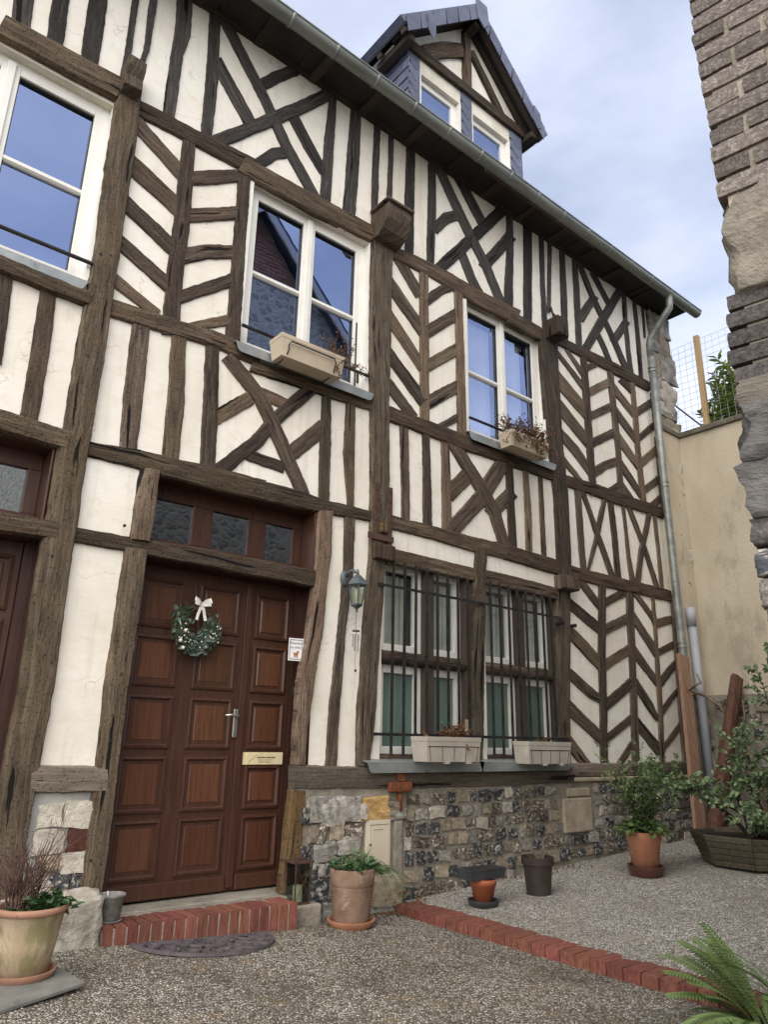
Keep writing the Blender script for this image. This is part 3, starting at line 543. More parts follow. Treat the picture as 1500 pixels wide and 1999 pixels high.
# ------------------------------------------------------------------ the timber framed house
house = thing('timber_framed_house', (4, 0, 0), 'half-timbered house with brown oak frame, cream plaster and a slated dormer', 'house')
OPEN = [(-.27, 1.125, 4.15, 5.74), (2.335, 3.62, 4.14, 5.76), (4.945, 6.23, 4.15, 5.77), (3.87, 5.03, .93, 2.665), (5.13, 6.27, .93, 2.665),
        (1.73, 3.19, .1, 2.34), (1.75, 3.2, 2.39, 2.92), (-.3, 1.19, .1, 2.33), (-.3, 1.19, 2.40, 2.95)]
def gridlines(a, b, step, extra):
    g = sorted({round(a+(b-a)*i/round((b-a)/step), 4) for i in range(round((b-a)/step)+1)} | {e for e in extra if a < e < b})
    out = [g[0]]
    for q in g[1:]:
        if q-out[-1] > .012 or q in extra:
            if q-out[-1] <= .012 and out[-1] not in extra: out[-1] = q
            elif q-out[-1] > 1e-5: out.append(q)
    return out
gx = gridlines(-3., 8.74, .09, {o[0] for o in OPEN} | {o[1] for o in OPEN} | {3.05})
gz = gridlines(.02, 7.3, .09, {o[2] for o in OPEN} | {o[3] for o in OPEN} | {.82})
b = MB(); b.add([(x, .006+.003*nv(x, 0, z, 1.3)+.002*nv(x, 5, z, 4.5), z) for z in gz for x in gx], [])
nx = len(gx)
for j in range(len(gz)-1):
    for i in range(nx-1):
        cx, cz = (gx[i]+gx[i+1])/2, (gz[j]+gz[j+1])/2
        if any(o[0] < cx < o[1] and o[2] < cz < o[3] for o in OPEN): continue
        if cx > 3.05 and cz < .82: continue
        b.f.append((j*nx+i, j*nx+i+1, (j+1)*nx+i+1, (j+1)*nx+i)); b.mi.append(0)
b.build('plaster_wall', 'plaster', house, smooth=True)
# shell of the rooms behind
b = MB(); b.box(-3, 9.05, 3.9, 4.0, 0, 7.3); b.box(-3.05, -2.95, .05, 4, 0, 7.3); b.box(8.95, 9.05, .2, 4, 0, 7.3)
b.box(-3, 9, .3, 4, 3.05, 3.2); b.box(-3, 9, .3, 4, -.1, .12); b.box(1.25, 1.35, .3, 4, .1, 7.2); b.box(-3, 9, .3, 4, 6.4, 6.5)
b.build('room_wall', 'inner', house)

def timber(rows, proud, mat, name, seed, wob=.006, step=.035, back=.03):
    r_ = random.Random(seed); k = r_.uniform(0, 90); L = []; acc = 0.
    for a, c in zip(rows, rows[1:]):
        d = math.hypot((c[0]+c[2]-a[0]-a[2])/2, (c[1]+c[3]-a[1]-a[3])/2); n = max(1, int(d/step))
        for i in range(n):
            t = i/n; L.append(([a[q]+(c[q]-a[q])*t for q in range(4)], acc+d*t))
        acc += d
    L.append((rows[-1], acc)); vs = []; uv = []; uo, vo = r_.uniform(0, 60), r_.uniform(0, 60)
    prof = ((0, back), (0, -.35), (.07, -.93), (.35, -1.05), (.65, -1.05), (.93, -.93), (1, -.35), (1, back))
    for q, s in L:
        a, c = V((q[0], q[1])), V((q[2], q[3])); w_ = (c-a).length; dr = (c-a).normalized()
        a = a+dr*(wob*1.1*nv(s, 0, k, 3.2)+wob*.8*nv(s, 1, k, 13)+wob*.7*nv(s, 2, k, 33)); c = c+dr*(wob*1.1*nv(s, 7, k, 3.2)+wob*.8*nv(s, 8, k, 13)+wob*.7*nv(s, 9, k, 33))
        for t, y in prof:
            px = a+(c-a)*t; yy = y if y > 0 else y*proud
            if y < -.5: yy += .0035*nv(s, t*w_*3, k, 6)+.002*nv(s, t*w_*4, k, 22)
            elif y < 0: yy += .002*nv(s, t, k, 9)
            vs.append((px.x, yy, px.y)); uv.append((s+uo, t*w_+vo))
    m_ = len(prof); fs = []
    for i in range(len(L)-1):
        for j in range(m_-1): fs.append((i*m_+j, (i+1)*m_+j, (i+1)*m_+j+1, i*m_+j+1))
    fs.append(tuple(range(m_))); fs.append(tuple((len(L)-1)*m_+j for j in reversed(range(m_))))
    bb = MB(); bb.add(vs, fs); o = bb.build(name, mat, house, uvs=uv)
    me = o.data
    bm = bmesh.new(); bm.from_mesh(me); bmesh.ops.recalc_face_normals(bm, faces=bm.faces); bm.to_mesh(me); bm.free()
    return o
NAME = {'P': 'timber_post', 'R': 'timber_rail', 'S': 'timber_stud', 'B': 'timber_strut', 'X': 'timber_brace'}
PR = {'P': .030, 'R': .023, 'S': .014, 'B': .010, 'X': .017}
def lengthen(rows, e0, e1):
    rows = [list(q) for q in rows]
    for i, j, e in ((0, 1, e0), (-1, -2, e1)):
        a, c = rows[i], rows[j]; d = V(((a[0]+a[2]-c[0]-c[2])/2, (a[1]+a[3]-c[1]-c[3])/2)).normalized()*e
        a[0] += d.x; a[2] += d.x; a[1] += d.y; a[3] += d.y
    return rows
for i, (k, rows) in enumerate(TIMBERS):
    wd_ = [math.hypot(q[0]-q[2], q[1]-q[3]) for q in (rows[0], rows[-1])]
    if k in 'SBX':
        e = [.05+.25*q if k == 'S' else .015+.30*q if k == 'B' else .02+.5*q for q in wd_]; rows = lengthen(rows, *e)
        rows = [(q[0]-(q[0]-q[2])*.02, q[1]-(q[1]-q[3])*.02, q[2]+(q[0]-q[2])*.02, q[3]+(q[1]-q[3])*.02) for q in rows]
    elif k == 'R' and i > 0: rows = lengthen(rows, .04, .04)
    zc = (rows[0][1]+rows[-1][1])/2; xc = (rows[0][0]+rows[-1][0])/2
    mat = {'P': 'post', 'R': 'rail', 'S': 'timber', 'B': 'timber', 'X': 'timber'}[k]
    if zc > 5.95: mat = 'greytimber'
    elif k in 'SB' and i % 3 == 0: mat = 'post'
    if k == 'R' and zc < 1.: mat = 'sole'
    if k == 'P' and zc < .6 and xc > 2.5: mat = 'yellow'
    if k == 'P' and xc > 3.3: mat = 'timber'
    pr = PR[k]*(.85+.3*random.Random(i).random())
    if k == 'P' and 1.6 < xc < 1.9: pr = .045
    if k == 'R' and zc < 1.: pr = .05
    if k == 'P' and xc < 1.4: pr = .05
    if k == 'R' and xc < 1.2: pr = .055
    timber(rows, pr, mat, NAME[k], i)
# the frame goes on to the left of the picture
for i, (z0, z1) in enumerate(((5.76, 5.98), (3.97, 4.09), (2.91, 3.05), (2.3, 2.42))):
    timber([(-2.9, z0, -2.9, z1), (-.3, z0, -.3, z1)], .022, 'rail', 'timber_rail', 900+i)
for i in range(7):
    x = -2.85+i*.38; timber([(x, 4.07, x+.12, 4.07), (x, 5.78, x+.12, 5.78)], .013, 'timber', 'timber_stud', 920+i)
    timber([(x, 3.03, x+.12, 3.03), (x, 3.98, x+.12, 3.98)], .013, 'timber', 'timber_stud', 930+i)
    timber([(x+.02, 5.95, x+.13, 5.95), (x+.02, 7.2, x+.13, 7.2)], .013, 'greytimber', 'timber_stud', 940+i)
timber([(-.42, .2, -.27, .2), (-.42, 5.9, -.27, 5.9)], .03, 'post', 'timber_post', 960)

# eaves: wall plate, rafters, boards, roof
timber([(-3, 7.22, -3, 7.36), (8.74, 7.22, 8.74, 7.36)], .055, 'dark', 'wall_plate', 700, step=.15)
sl = math.tan(R(47))
roof = MB(); roof.prism([(-.395, 7.265), (4.5, 7.265+4.895*sl), (4.5, 7.36+4.895*sl), (-.395, 7.36)], (-3.1, 0, 0), (0, 1, 0), (0, 0, 1), (12.32, 0, 0))
roof_o = roof.build('roof', 'slate', house)
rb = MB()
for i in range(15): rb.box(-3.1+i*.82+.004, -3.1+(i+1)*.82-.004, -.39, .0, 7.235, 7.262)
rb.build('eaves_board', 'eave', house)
for i in range(20):
    x = -2.6+i*.6
    if x > 9: break
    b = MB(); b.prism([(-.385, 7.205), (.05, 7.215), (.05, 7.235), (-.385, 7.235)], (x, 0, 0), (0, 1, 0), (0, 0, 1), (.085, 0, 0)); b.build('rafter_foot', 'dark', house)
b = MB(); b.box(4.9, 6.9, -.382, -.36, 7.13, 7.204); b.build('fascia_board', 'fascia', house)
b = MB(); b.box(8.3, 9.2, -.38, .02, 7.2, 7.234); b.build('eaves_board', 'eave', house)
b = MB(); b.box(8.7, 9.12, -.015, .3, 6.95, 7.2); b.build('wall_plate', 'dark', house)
# gutter
G0, G1, GY, GZ, GR = -3.2, 9.3, -.458, 7.17, .068
prof = [(math.cos(math.pi+math.pi*i/14), math.sin(math.pi+math.pi*i/14)) for i in range(15)]
b = MB(); vs = []
xs = [G0+(G1-G0)*i/40 for i in range(41)]
for x in xs:
    for c, s in prof: vs.append((x, GY+c*GR, GZ+s*GR-.004*(x-4)/5))
    for c, s in reversed(prof): vs.append((x, GY+c*(GR-.006), GZ+s*(GR-.006)-.004*(x-4)/5))
b.add(vs, [(i*30+j, i*30+(j+1) % 30, (i+1)*30+(j+1) % 30, (i+1)*30+j) for i in range(40) for j in range(30)])
b.prism([(c, s) for c, s in prof], (G1-.006, GY, GZ), (0, GR-.003, 0), (0, 0, GR-.003), (.006, 0, 0))
b.tube([(G0, GY-GR, GZ+.006), (G1, GY-GR, GZ+.006)], .011, 8)
gut = b.build('gutter', 'gutter', house, smooth=False)
gm = gut.data; gm.polygons.foreach_set('use_smooth', [True]*len(gm.polygons))
x = -2.9
while x < 9.2:
    b = MB(); vs = []
    for q in (x-.014, x-.014, x+.014, x+.014): pass
    for xx, rr in ((x-.016, GR+.0005), (x-.011, GR+.007), (x+.011, GR+.007), (x+.016, GR+.0005)):
        for c, s in prof: vs.append((xx, GY+c*rr, GZ+s*rr))
    b.add(vs, [(i*15+j, i*15+j+1, (i+1)*15+j+1, (i+1)*15+j) for i in range(3) for j in range(14)])
    b.build('gutter_bracket', 'gutter', gut, smooth=True); x += .475
# downpipe
b = MB(); PX = 8.515
b.tube([(8.52, GY, GZ-.06), (8.52, GY, 7.0), (8.52, -.45, 6.93), (8.52, -.38, 6.86), (PX, -.2, 6.66), (PX, -.135, 6.60), (PX, -.105, 6.52), (PX, -.105, 6.3)], .048, 14)
b.tube([(PX, -.105, 6.32), (PX+.02, -.105, 4.4), (PX+.05, -.105, 2.3), (PX+.06, -.105, 1.2), (PX+.07, -.105, .2)], .048, 14)
dp = b.build('downpipe', 'gutter', house, smooth=True)
for z, xx in ((6.08, PX+.003), (4.40, PX+.02), (2.31, PX+.05)):
    for dz in (0, .055):
        b = MB(); b.tube([(xx, -.105, z+dz), (xx, -.105, z+dz+.02)], .057, 14); b.build('pipe_collar', 'gutter', dp)

# stone end of the house
def stone_mesh(seed, flat=.0, rough=.3, sq=.86, cuts=2):
    r_ = random.Random(seed); b = MB(); n = 4; idx = {}
    bm = bmesh.new(); bmesh.ops.create_cube(bm, size=2.); bmesh.ops.subdivide_edges(bm, edges=bm.edges[:], cuts=cuts, use_grid_fill=True)
    k = seed*3.7
    for v_ in bm.verts:
        c = v_.co; s = c.normalized(); v_.co = c*sq+s*(1-sq)*1.25
        nn_ = 1+rough*nv(c.x, c.y, c.z, 1.1, k)+rough*.5*nv(c.x, c.y, c.z, 2.6, k)+(rough*.3*nv(c.x, c.y, c.z, 6, k) if cuts > 3 else 0); v_.co *= nn_
    me = bpy.data.meshes.new('stone'); bm.to_mesh(me); bm.free(); me.polygons.foreach_set('use_smooth', [cuts > 3]*len(me.polygons)); return me
SMESH = [stone_mesh(i) for i in range(12)]
SVAR = {}
def stone(parent, c, sx, sy, sz, mat, seed, name='stone', rot=0., square=False):
    key = (seed % 12, mat)
    if key not in SVAR:
        me = SMESH[key[0]].copy(); me.materials.clear(); me.materials.append(M[mat]); SVAR[key] = me
    o = link(name, SVAR[key], parent, c); o.scale = (sx/2, sy/2, sz/2); o.rotation_euler = (0, rot, 0); return o
b = MB(); b.box(8.72, 9.08, -.045, 1.2, .1, 7.18); b.build('gable_wall', 'mortar', house)
z = .15; r_ = random.Random(3); i = 0
while z < 7.0:
    h = r_.uniform(.24, .42); e = 9.14+r_.uniform(-.05, .05)+(.06 if z > 5 else 0)
    x0 = 8.70; xm = r_.uniform(8.82, 8.95)
    stone(house, ((xm+e)/2, .09, z+h/2), e-xm+.02, .31, h*.97, ['stone_tan', 'stone_grey', 'stone_pale', 'stone_grey'][i % 4], i, 'quoin_stone', r_.uniform(-.03, .03))
    stone(house, ((x0+xm)/2-.0, .09, z+h/2), xm-x0, .285, h*.9, ['stone_grey', 'stone_tan', 'stone_grey'][i % 3], i+5, 'quoin_stone', r_.uniform(-.04, .04))
    z += h*.97; i += 1

# plinth of flint and rubble
b = MB(); gxs = [3.04+.1*i for i in range(58)]; gzs = [-.15+.1*i for i in range(10)]+[.81]
b.add([(x, -.032-.008*nv(x, 0, z, 3)-.008*nv(x, 0, z, 11), z) for z in gzs for x in gxs], [(j*58+i, j*58+i+1, (j+1)*58+i+1, (j+1)*58+i) for j in range(len(gzs)-1) for i in range(57)])
plinth = b.build('plinth_wall', 'mortar', house, smooth=True)
def zground(x): return court_z(x) if x < 4.02 else terr_z(x)
LIME = (6.10, 6.60, .34, .74)
EXC = [(3.68, 3.97, .2, .60), LIME, (3.97, 4.09, -.1, .56), (6.12, 6.58, .73, .80)]
def excl(x0, x1, z0, z1): return any(x0 < e[1] and x1 > e[0] and z0 < e[3] and z1 > e[2] for e in EXC)
r_ = random.Random(11); nst = 0
rowsz = [.715, .60, .497, .385, .27, .15, .035, -.07]
for ri, zc in enumerate(rowsz):          # right part: coursed knapped flint
    x = 4.10+r_.uniform(0, .04)
    while x < 8.66:
        wd = r_.uniform(.07, .155) if r_.random() < .85 else r_.uniform(.15, .20)
        h = r_.uniform(.072, .098); zz = zc+(x-5)*.012+r_.uniform(-.008, .008)
        if zz-h/2 > zground(x)-.03 and zz+h/2 < .80 and not excl(x, x+wd, zz-h/2, zz+h/2):
            t = r_.random(); mat = 'flint' if t < .34 else 'flint_brown' if t < .64 else 'stone_tan' if t < .74 else 'stone_pale' if t < .84 else 'stone_grey'
            stone(plinth, (x+wd/2, -.019-r_.uniform(0, .007), zz), wd*.92, .05, h*.97, mat, r_.randrange(12), rot=r_.uniform(-.12, .12)); nst += 1
        x += wd+r_.uniform(.012, .03)
for (x, z, wd, h, mat) in [(3.25, .66, .16, .17, 'stone_grey'), (3.37, .645, .16, .18, 'stone_grey'), (3.535, .655, .21, .17, 'stone_grey'), (3.66, .64, .09, .10, 'stone_pale'), (3.80, .652, .25, .155, 'stone_gold'),
        (4.0, .665, .17, .06, 'stone_tan'), (4.02, .60, .17, .075, 'stone_grey'), (3.29, .51, .10, .14, 'flint_brown'), (3.235, .50, .08, .11, 'stone_tan'), (3.43, .52, .13, .14, 'stone_tan'), (3.58, .51, .15, .09, 'flint_brown'),
        (3.33, .385, .2, .13, 'stone_grey'), (3.54, .405, .2, .12, 'stone_grey'), (3.22, .27, .13, .15, 'flint'), (3.42, .275, .15, .12, 'flint'), (3.58, .28, .12, .1, 'flint_brown'), (3.31, .26, .07, .08, 'stone_pale'),
        (3.26, .12, .19, .16, 'flint'), (3.47, .13, .17, .13, 'stone_grey'), (3.64, .14, .14, .12, 'flint_brown'), (3.24, -.02, .17, .11, 'stone_grey'), (3.44, -.02, .2, .12, 'stone_grey'), (3.65, -.01, .18, .12, 'stone_tan'),
        (3.92, .08, .30, .22, 'stone_tan'), (3.86, -.07, .26, .1, 'stone_grey'), (3.15, .63, .06, .1, 'flint'), (3.17, .38, .07, .09, 'flint')]:
    stone(plinth, (x, -.028, z), wd, .075, h, mat, int(x*97+z*31), rot=r_.uniform(-.1, .1)); nst += 1
b = MB(); b.box(LIME[0]+.03, LIME[1]-.02, -.055, 0, LIME[2], LIME[3]-.09); b.build('limestone_block', 'lime_block', plinth, bevel=.012)
b = MB(); b.box(LIME[0]+.10, LIME[1]-.03, -.05, 0, LIME[3]-.078, LIME[3]); b.build('limestone_block', 'lime_block', plinth, bevel=.012)
b = MB(); b.box(3.985, 4.075, -.06, 0, .03, .56); b.build('cement_pier', 'mortar', plinth, bevel=.015)
b = MB(); b.box(6.32, 8.6, -.06, 0, .80, .838); b.build('plinth_ledge', 'lime_block', plinth, bevel=.01)
# stone panel left of the front door
b = MB(); b.box(1.27, 1.70, -.012, .05, .1, .825); pan = b.build('stone_panel', 'cement', house)
for (x, z, wd, h, mat) in [(1.40, .70, .13, .12, 'stone_pale'), (1.56, .705, .16, .14, 'stone_pale'), (1.42, .56, .17, .13, 'stone_pale'), (1.57, .565, .11, .13, 'saucer_brown'), (1.44, .45, .14, .08, 'stone_tan'), (1.565, .44, .13, .11, 'stone_pale'),
        (1.50, .345, .11, .09, 'flint'), (1.60, .33, .07, .11, 'flint'), (1.40, .33, .1, .1, 'stone_pale'), (1.55, .24, .14, .08, 'flint_brown')]:
    stone(pan, (x, -.012, z), wd, .05, h, mat, int(x*91+z*57), rot=r_.uniform(-.1, .1))

# meter cupboard
mt = MB(); mt.box(3.705, 3.945, -.062, 0, .225, .585); mo = mt.build('meter_cupboard', 'meter', house, bevel=.006)
b = MB(); b.box(3.722, 3.925, -.070, -.0625, .245, .57); b.build('cupboard_door', 'meter', mo, bevel=.003)
b = MB(); b.tube([(3.738, -.0705, .40), (3.738, -.074, .40)], .008, 10); b.build('lock', 'ink', mo)
b = MB(); b.box(3.73, 3.915, -.0715, -.0703, .535, .539); b.box(3.77, 3.86, -.0715, -.0703, .50, .503); b.build('groove', 'coping', mo)

# ------------------------------------------------------------------ windows
def window(x0, x1, z0, z1, zb, y=.085, rail=None, bars=None):
    f = MB(); fw = .048
    f.box(x0, x0+fw, y-.01, y+.07, z0, z1); f.box(x1-fw, x1, y-.01, y+.07, z0, z1); f.box(x0+fw, x1-fw, y-.01, y+.07, z1-fw, z1); f.box(x0+fw, x1-fw, y-.01, y+.07, z0, z0+fw)
    wd = f.build('window', 'white', house, bevel=.004)
    for q in ((x1-.004, x1+.028), (x0-.028, x0+.004)):
        rv = MB(); rv.box(*q, -.002, y+.05, z0, z1+.03); rv.build('reveal', 'white', wd)
    hd = MB(); hd.box(x0+.005, x1-.005, .006, y+.05, z1-.002, z1+.03); hd.build('head_board', 'whiteaged', wd)
    xm = (x0+x1)/2
    b = MB(); b.box(xm-.028, xm+.028, y-.028, y-.008, z0+.03, z1-.03); b.build('meeting_stile', 'white', wd, bevel=.006)
    for (a, c) in ((x0+fw-.006, xm-.003), (xm+.003, x1-fw+.006)):
        s = MB(); sw = .06; t, u = z0+fw-.006, z1-fw+.006; yy = y-.008
        s.box(a, a+sw, yy, yy+.06, t, u); s.box(c-sw, c, yy, yy+.06, t, u); s.box(a+sw, c-sw, yy, yy+.06, u-sw, u); s.box(a+sw, c-sw, yy, yy+.06, t, t+sw)
        s.build('sash', 'white', wd, bevel=.005)
        g = MB(); gi = .007
        g.box(a+sw, c-sw, yy+.02, yy+.045, u-sw-gi*2, u-sw); g.box(a+sw, a+sw+gi, yy+.02, yy+.045, t+sw, u-sw-gi*2); g.box(c-sw-gi, c-sw, yy+.02, yy+.045, t+sw, u-sw-gi*2); g.build('seal_shade', 'dseal_shade', wd)  # dark seal; its doubled top strip stands for shade in the pane recess
        b = MB(); b.prism([(-.026, 0), (-.012, -.016), (.012, -.016), (.026, 0), (.026, .02), (-.026, .02)], (a+sw-.004, yy+.022, zb), (0, 0, 1), (0, 1, 0), (c-a-2*sw+.008, 0, 0)); b.build('glazing_bar', 'white', wd)
        for (p, q) in ((t+sw, zb-.02), (zb+.02, u-sw)):
            b = MB(); b.box(a+sw-.004, c-sw+.004, yy+.042, yy+.05, p-.004, q+.004); b.build('pane', 'glass', wd)
    return wd
def zincsill(wd, x0, x1, z, y=-.09, h=.075):
    b = MB(); b.prism([(x0, .0), (x0+.025, -h*.8), (x0+.05, -h), (x1-.05, -h), (x1-.025, -h*.8), (x1, 0)], (0, y, z), (1, 0, 0), (0, 0, 1), (0, .006, 0))
    b.prism([(y, 0), (y, .006), (.10, .045), (.10, .039)], (x0, 0, z-.001), (0, 1, 0), (0, 0, 1), (x1-x0, 0, 0)); b.build('zinc_sill', 'zinc', wd)
lw = window(-.27, 1.118, 4.15, 5.735, 4.93); zincsill(lw, -.3, 1.13, 4.145, -.05)
mw = window(2.335, 3.615, 4.14, 5.755, 4.925); zincsill(mw, 2.27, 3.66, 4.125, -.07)
rw = window(4.95, 6.225, 4.15, 5.765, 4.925); zincsill(rw, 4.90, 6.30, 4.135, -.06)
for wd, xa, xb in ((lw, -.27, 1.14), (mw, 2.33, 3.63), (rw, 4.94, 6.25)):
    b = MB(); b.tube([(xa, -.03, 4.31), (xb, -.03, 4.31)], .015, 10)
    for q in (xa+.32*(xb-xa), xa+.72*(xb-xa)) if wd is mw else (): pass
    b.build('guard_rail', 'iron', wd)
b = MB(); b.tube([(3.47, -.03, 4.16), (3.47, -.03, 4.80)], .008, 8); b.tube([(3.5, -.03, 4.2), (3.5, -.03, 4.32)], .012, 8); b.build('guard_bar', 'iron', mw)
for a, c in ((5.03, 5.5), (5.6, 6.03)):                      # sheer curtains behind the right window
    b = MB(); n = 60; vs = []
    for i in range(n+1):
        x = a+(c-a)*i/n; y = .19+.018*math.sin(i*.9)+.012*math.sin(i*2.1+1); vs += [(x, y, 4.2), (x, y*.98, 5.6)]
    b.add(vs, [(2*i, 2*i+2, 2*i+3, 2*i+1) for i in range(n)]); b.build('curtain', 'sheer', rw, smooth=True)
    b = MB(); b.tube([(a-.03, .18, 5.585), (c+.03, .18, 5.585)], .007, 6); b.build('curtain_rod', 'white', rw)
# vent slots of the right window
for q in (5.06, 5.68):
    b = MB(); b.box(q, q+.3, .075, .082, 5.715, 5.735); b.build('vent', 'whiteaged', rw)

# barred ground floor window, two bays
def barred(x0, x1, mul, cols, jx, xb, gap):
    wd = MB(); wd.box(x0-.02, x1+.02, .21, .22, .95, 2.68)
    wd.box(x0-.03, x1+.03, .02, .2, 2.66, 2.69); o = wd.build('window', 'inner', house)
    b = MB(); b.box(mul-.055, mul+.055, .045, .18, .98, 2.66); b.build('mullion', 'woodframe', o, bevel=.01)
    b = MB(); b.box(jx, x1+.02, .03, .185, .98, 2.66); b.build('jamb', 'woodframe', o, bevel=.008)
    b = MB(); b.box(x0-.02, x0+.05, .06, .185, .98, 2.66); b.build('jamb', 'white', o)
    for nm, z, r0 in (('log_rail', 1.825, .055), ('log_sill', 1.005, .045)):
        b = MB(); n = 26; pts = [(x0-.01+(x1-x0+.02)*i/n, .055+.006*nv(i, 0, z, .5), z+.008*nv(i, 2, z+x0, .4)) for i in range(n+1)]
        vs = []
        for i, pp in enumerate(pts):
            for k in range(10):
                a = 2*math.pi*k/10; rr = r0*(1+.16*nv(i*.7, k, z+x0, .9)); vs.append((pp[0], pp[1]+.85*rr*math.cos(a), pp[2]+rr*math.sin(a)))
        b.add(vs, [(i*10+k, i*10+(k+1) % 10, (i+1)*10+(k+1) % 10, (i+1)*10+k) for i in range(n) for k in range(10)])
        uv = [(v_[0]*1.0+z*7, v_[2]*1.+v_[1]) for v_ in b.v]; b.build(nm, 'rail', o, smooth=True, uvs=uv)
    for (a, c) in cols:
        for (t, u, low) in ((1.885, 2.655, 0), (1.045, 1.77, 1)):
            s = MB(); sw = .062; y = .10
            s.box(a, a+sw*.7, y, y+.06, t, u); s.box(c-sw*1.2, c, y, y+.06, t, u); s.box(a+sw*.7, c-sw*1.2, y, y+.06, u-sw*1.1, u); s.box(a+sw*.7, c-sw*1.2, y, y+.06, t, t+sw)
            s.build('sash', 'white', o, bevel=.005)
            p = MB(); p.box(a+sw*.7-.004, c-sw*1.2+.004, y+.034, y+.042, t+sw-.004, u-sw*1.1+.004); p.build('pane', 'film' if low else 'clearglass', o)
            if not low:
                p = MB(); n = 16; vs = []
                for i in range(n+1):
                    x = a+.04+(c-a-.17)*i/n; yy = y+.066+.010*math.sin(i*1.25+a*9)
                    vs += [(x, yy, t+.02), (x, yy, u-.1)]
                p.add(vs, [(2*i, 2*i+2, 2*i+3, 2*i+1) for i in range(n)]); p.build('curtain', 'curtain', o, smooth=True)
    for i, x in enumerate(xb):
        b = MB(); b.box(x-.009, x+.009, -.069, -.051, 1.035, 2.64-.004*i); b.build('bar', 'iron', o)
    for z in (2.41, 1.2):
        b = MB(); b.box(x0-.09, x1+.0, -.0505, -.0445, z-.012, z+.012); b.box(x0-.09, x0-.075, -.05, 0, z-.012, z+.012); b.box(x1-.02, x1-.005, -.05, .05, z-.012, z+.012); b.build('cross_bar', 'iron', o)
    zincsill(o, x0-.2 if gap == 0 else x0-.21, x1-.05 if gap == 0 else x1-.05, .985, -.1, .075)
    return o
gw1 = barred(3.87, 5.03, 4.455, [(3.93, 4.40), (4.51, 4.90)], 4.90, [3.935+.1295*i for i in range(8)], 0)
gw2 = barred(5.13, 6.27, 5.71, [(5.20, 5.65), (5.77, 6.19)], 6.20, [5.153+.13*i for i in range(8)], 1)
b = MB(); b.box(4.872, 4.922, .02, .03, 1.21, 1.345); th = b.build('thermometer', 'tub', gw1, bevel=.004)
# ------------------------------------------------------------------ doors
def rect_loops(x0, x1, z0, z1, y, steps):
    b = MB(); vs = []
    for d, dy in steps: vs += [(x0+d, y+dy, z0+d), (x1-d, y+dy, z0+d), (x1-d, y+dy, z1-d), (x0+d, y+dy, z1-d)]
    n = len(steps)
    for i in range(n-1):
        b_mi = 1 if i >= n-3 else 0
        b.f += [(4*i+k, 4*i+(k+1) % 4, 4*i+4+(k+1) % 4, 4*i+4+k) for k in range(4)]; b.mi += [b_mi]*4
    b.f.append(tuple(4*(n-1)+k for k in range(4))); b.mi.append(1); b.v = vs; return b
def door(x0, z0=.15, z1=2.31, y=.2):
    w1, w2 = .915, .395
    b = MB(); b.box(x0, x0+w1-.004, y, y+.05, z0, z1); b.box(x0+w1+.004, x0+w1+w2, y+.004, y+.05, z0, z1)
    d = b.build('door', 'doordark', house, bevel=.004)
    b = MB(); b.box(x0+w1-.035, x0+w1+.02, y-.014, y-.001, z0+.02, z1-.02); b.build('cover_strip', 'doordark', d, bevel=.005)
    b = MB(); b.box(x0+.01, x0+w1-.05, y-.022, y-.001, z0+.004, z0+.10); b.box(x0+w1+.03, x0+w1+w2-.01, y-.022, y-.001, z0+.004, z0+.10); b.build('kick_board', 'doordark', d, bevel=.006)
    st = [(0, -.001), (.004, -.012), (.020, -.016), (.030, -.004), (.036, .007), (.047, .007), (.060, -.003)]
    for ci, (a, c) in enumerate(((.045, .375), (.49, .83), (.965, 1.27))):
        for ri, (p, q) in enumerate(((1.872, 2.222), (1.473, 1.823), (1.07, 1.42), (.665, 1.025), (.27, .63))):
            if ci == 2 and ri == 3: q = .965
            bb = rect_loops(x0+a, x0+c, p, q, y, st); bb.build('door_panel', ('doordark', 'doorfield'), d)
    f = MB(); f.box(x0+w1+w2+.002, x0+w1+w2+.06, y-.03, y+.06, z0-.02, z1+.0); f.box(x0+w1+w2+.0605, x0+w1+w2+.10, .02, y+.06, z0-.02, z1+.02)
    f.box(x0-.10, x0-.001, .034, y+.06, z0-.02, z1+.03); f.box(x0-.02, x0+w1+w2+.06, .0, y+.06, z1+.001, z1+.03); f.build('door_frame', 'doorframe', d)
    t = MB(); t.box(x0-.02, x0+w1+w2+.08, .0, y+.05, z0-.09, z0-.012); t.build('threshold', 'mortar', d, bevel=.006)
    # transom light
    y2 = .19; tz0, tz1 = 2.425, 2.915
    t = MB(); ps = [(x0+.075, x0+.375), (x0+.54, x0+.845), (x0+1.005, x0+1.255)]
    t.box(x0-.08, x0-.0105, .034, y2+.06, tz0-.02, tz1+.01); t.box(x0-.01, x0+1.34, y2, y2+.06, tz0, tz0+.075); t.box(x0-.01, x0+1.34, y2, y2+.06, 2.80, tz1)
    e = [x0-.01]+[v_ for p_ in ps for v_ in p_]+[x0+1.34]
    for i in range(0, 8, 2): t.box(e[i], e[i+1], y2+.0005, y2+.06, tz0+.075, 2.80)
    t.box(x0-.03, x0+1.345, -.0, y2-.001, tz1-.004, tz1+.012); t.box(x0+1.3405, x0+1.355, .0, y2+.06, tz0-.01, tz1)
    tr_ = t.build('transom_light', 'doordark', house, bevel=.004)
    b = MB(); b.box(x0-.01, x0+1.33, .02, y2-.001, tz0-.02, tz0+.012); b.box(x0-.01, x0+1.33, y2-.05, y2-.002, tz0+.0125, tz0+.04); b.build('transom_sill', 'doordark', tr_, bevel=.005)
    for a, c in ps:
        b = MB(); b.box(a-.005, c+.005, y2+.025, y2+.032, tz0+.07, 2.805); b.build('pane', 'doorglass', tr_)
    return d
d1 = door(1.80); d2 = door(-.245)
hb = MB(); hb.box(2.637, 2.677, .1965-.02, .196-.006, 1.15, 1.35)
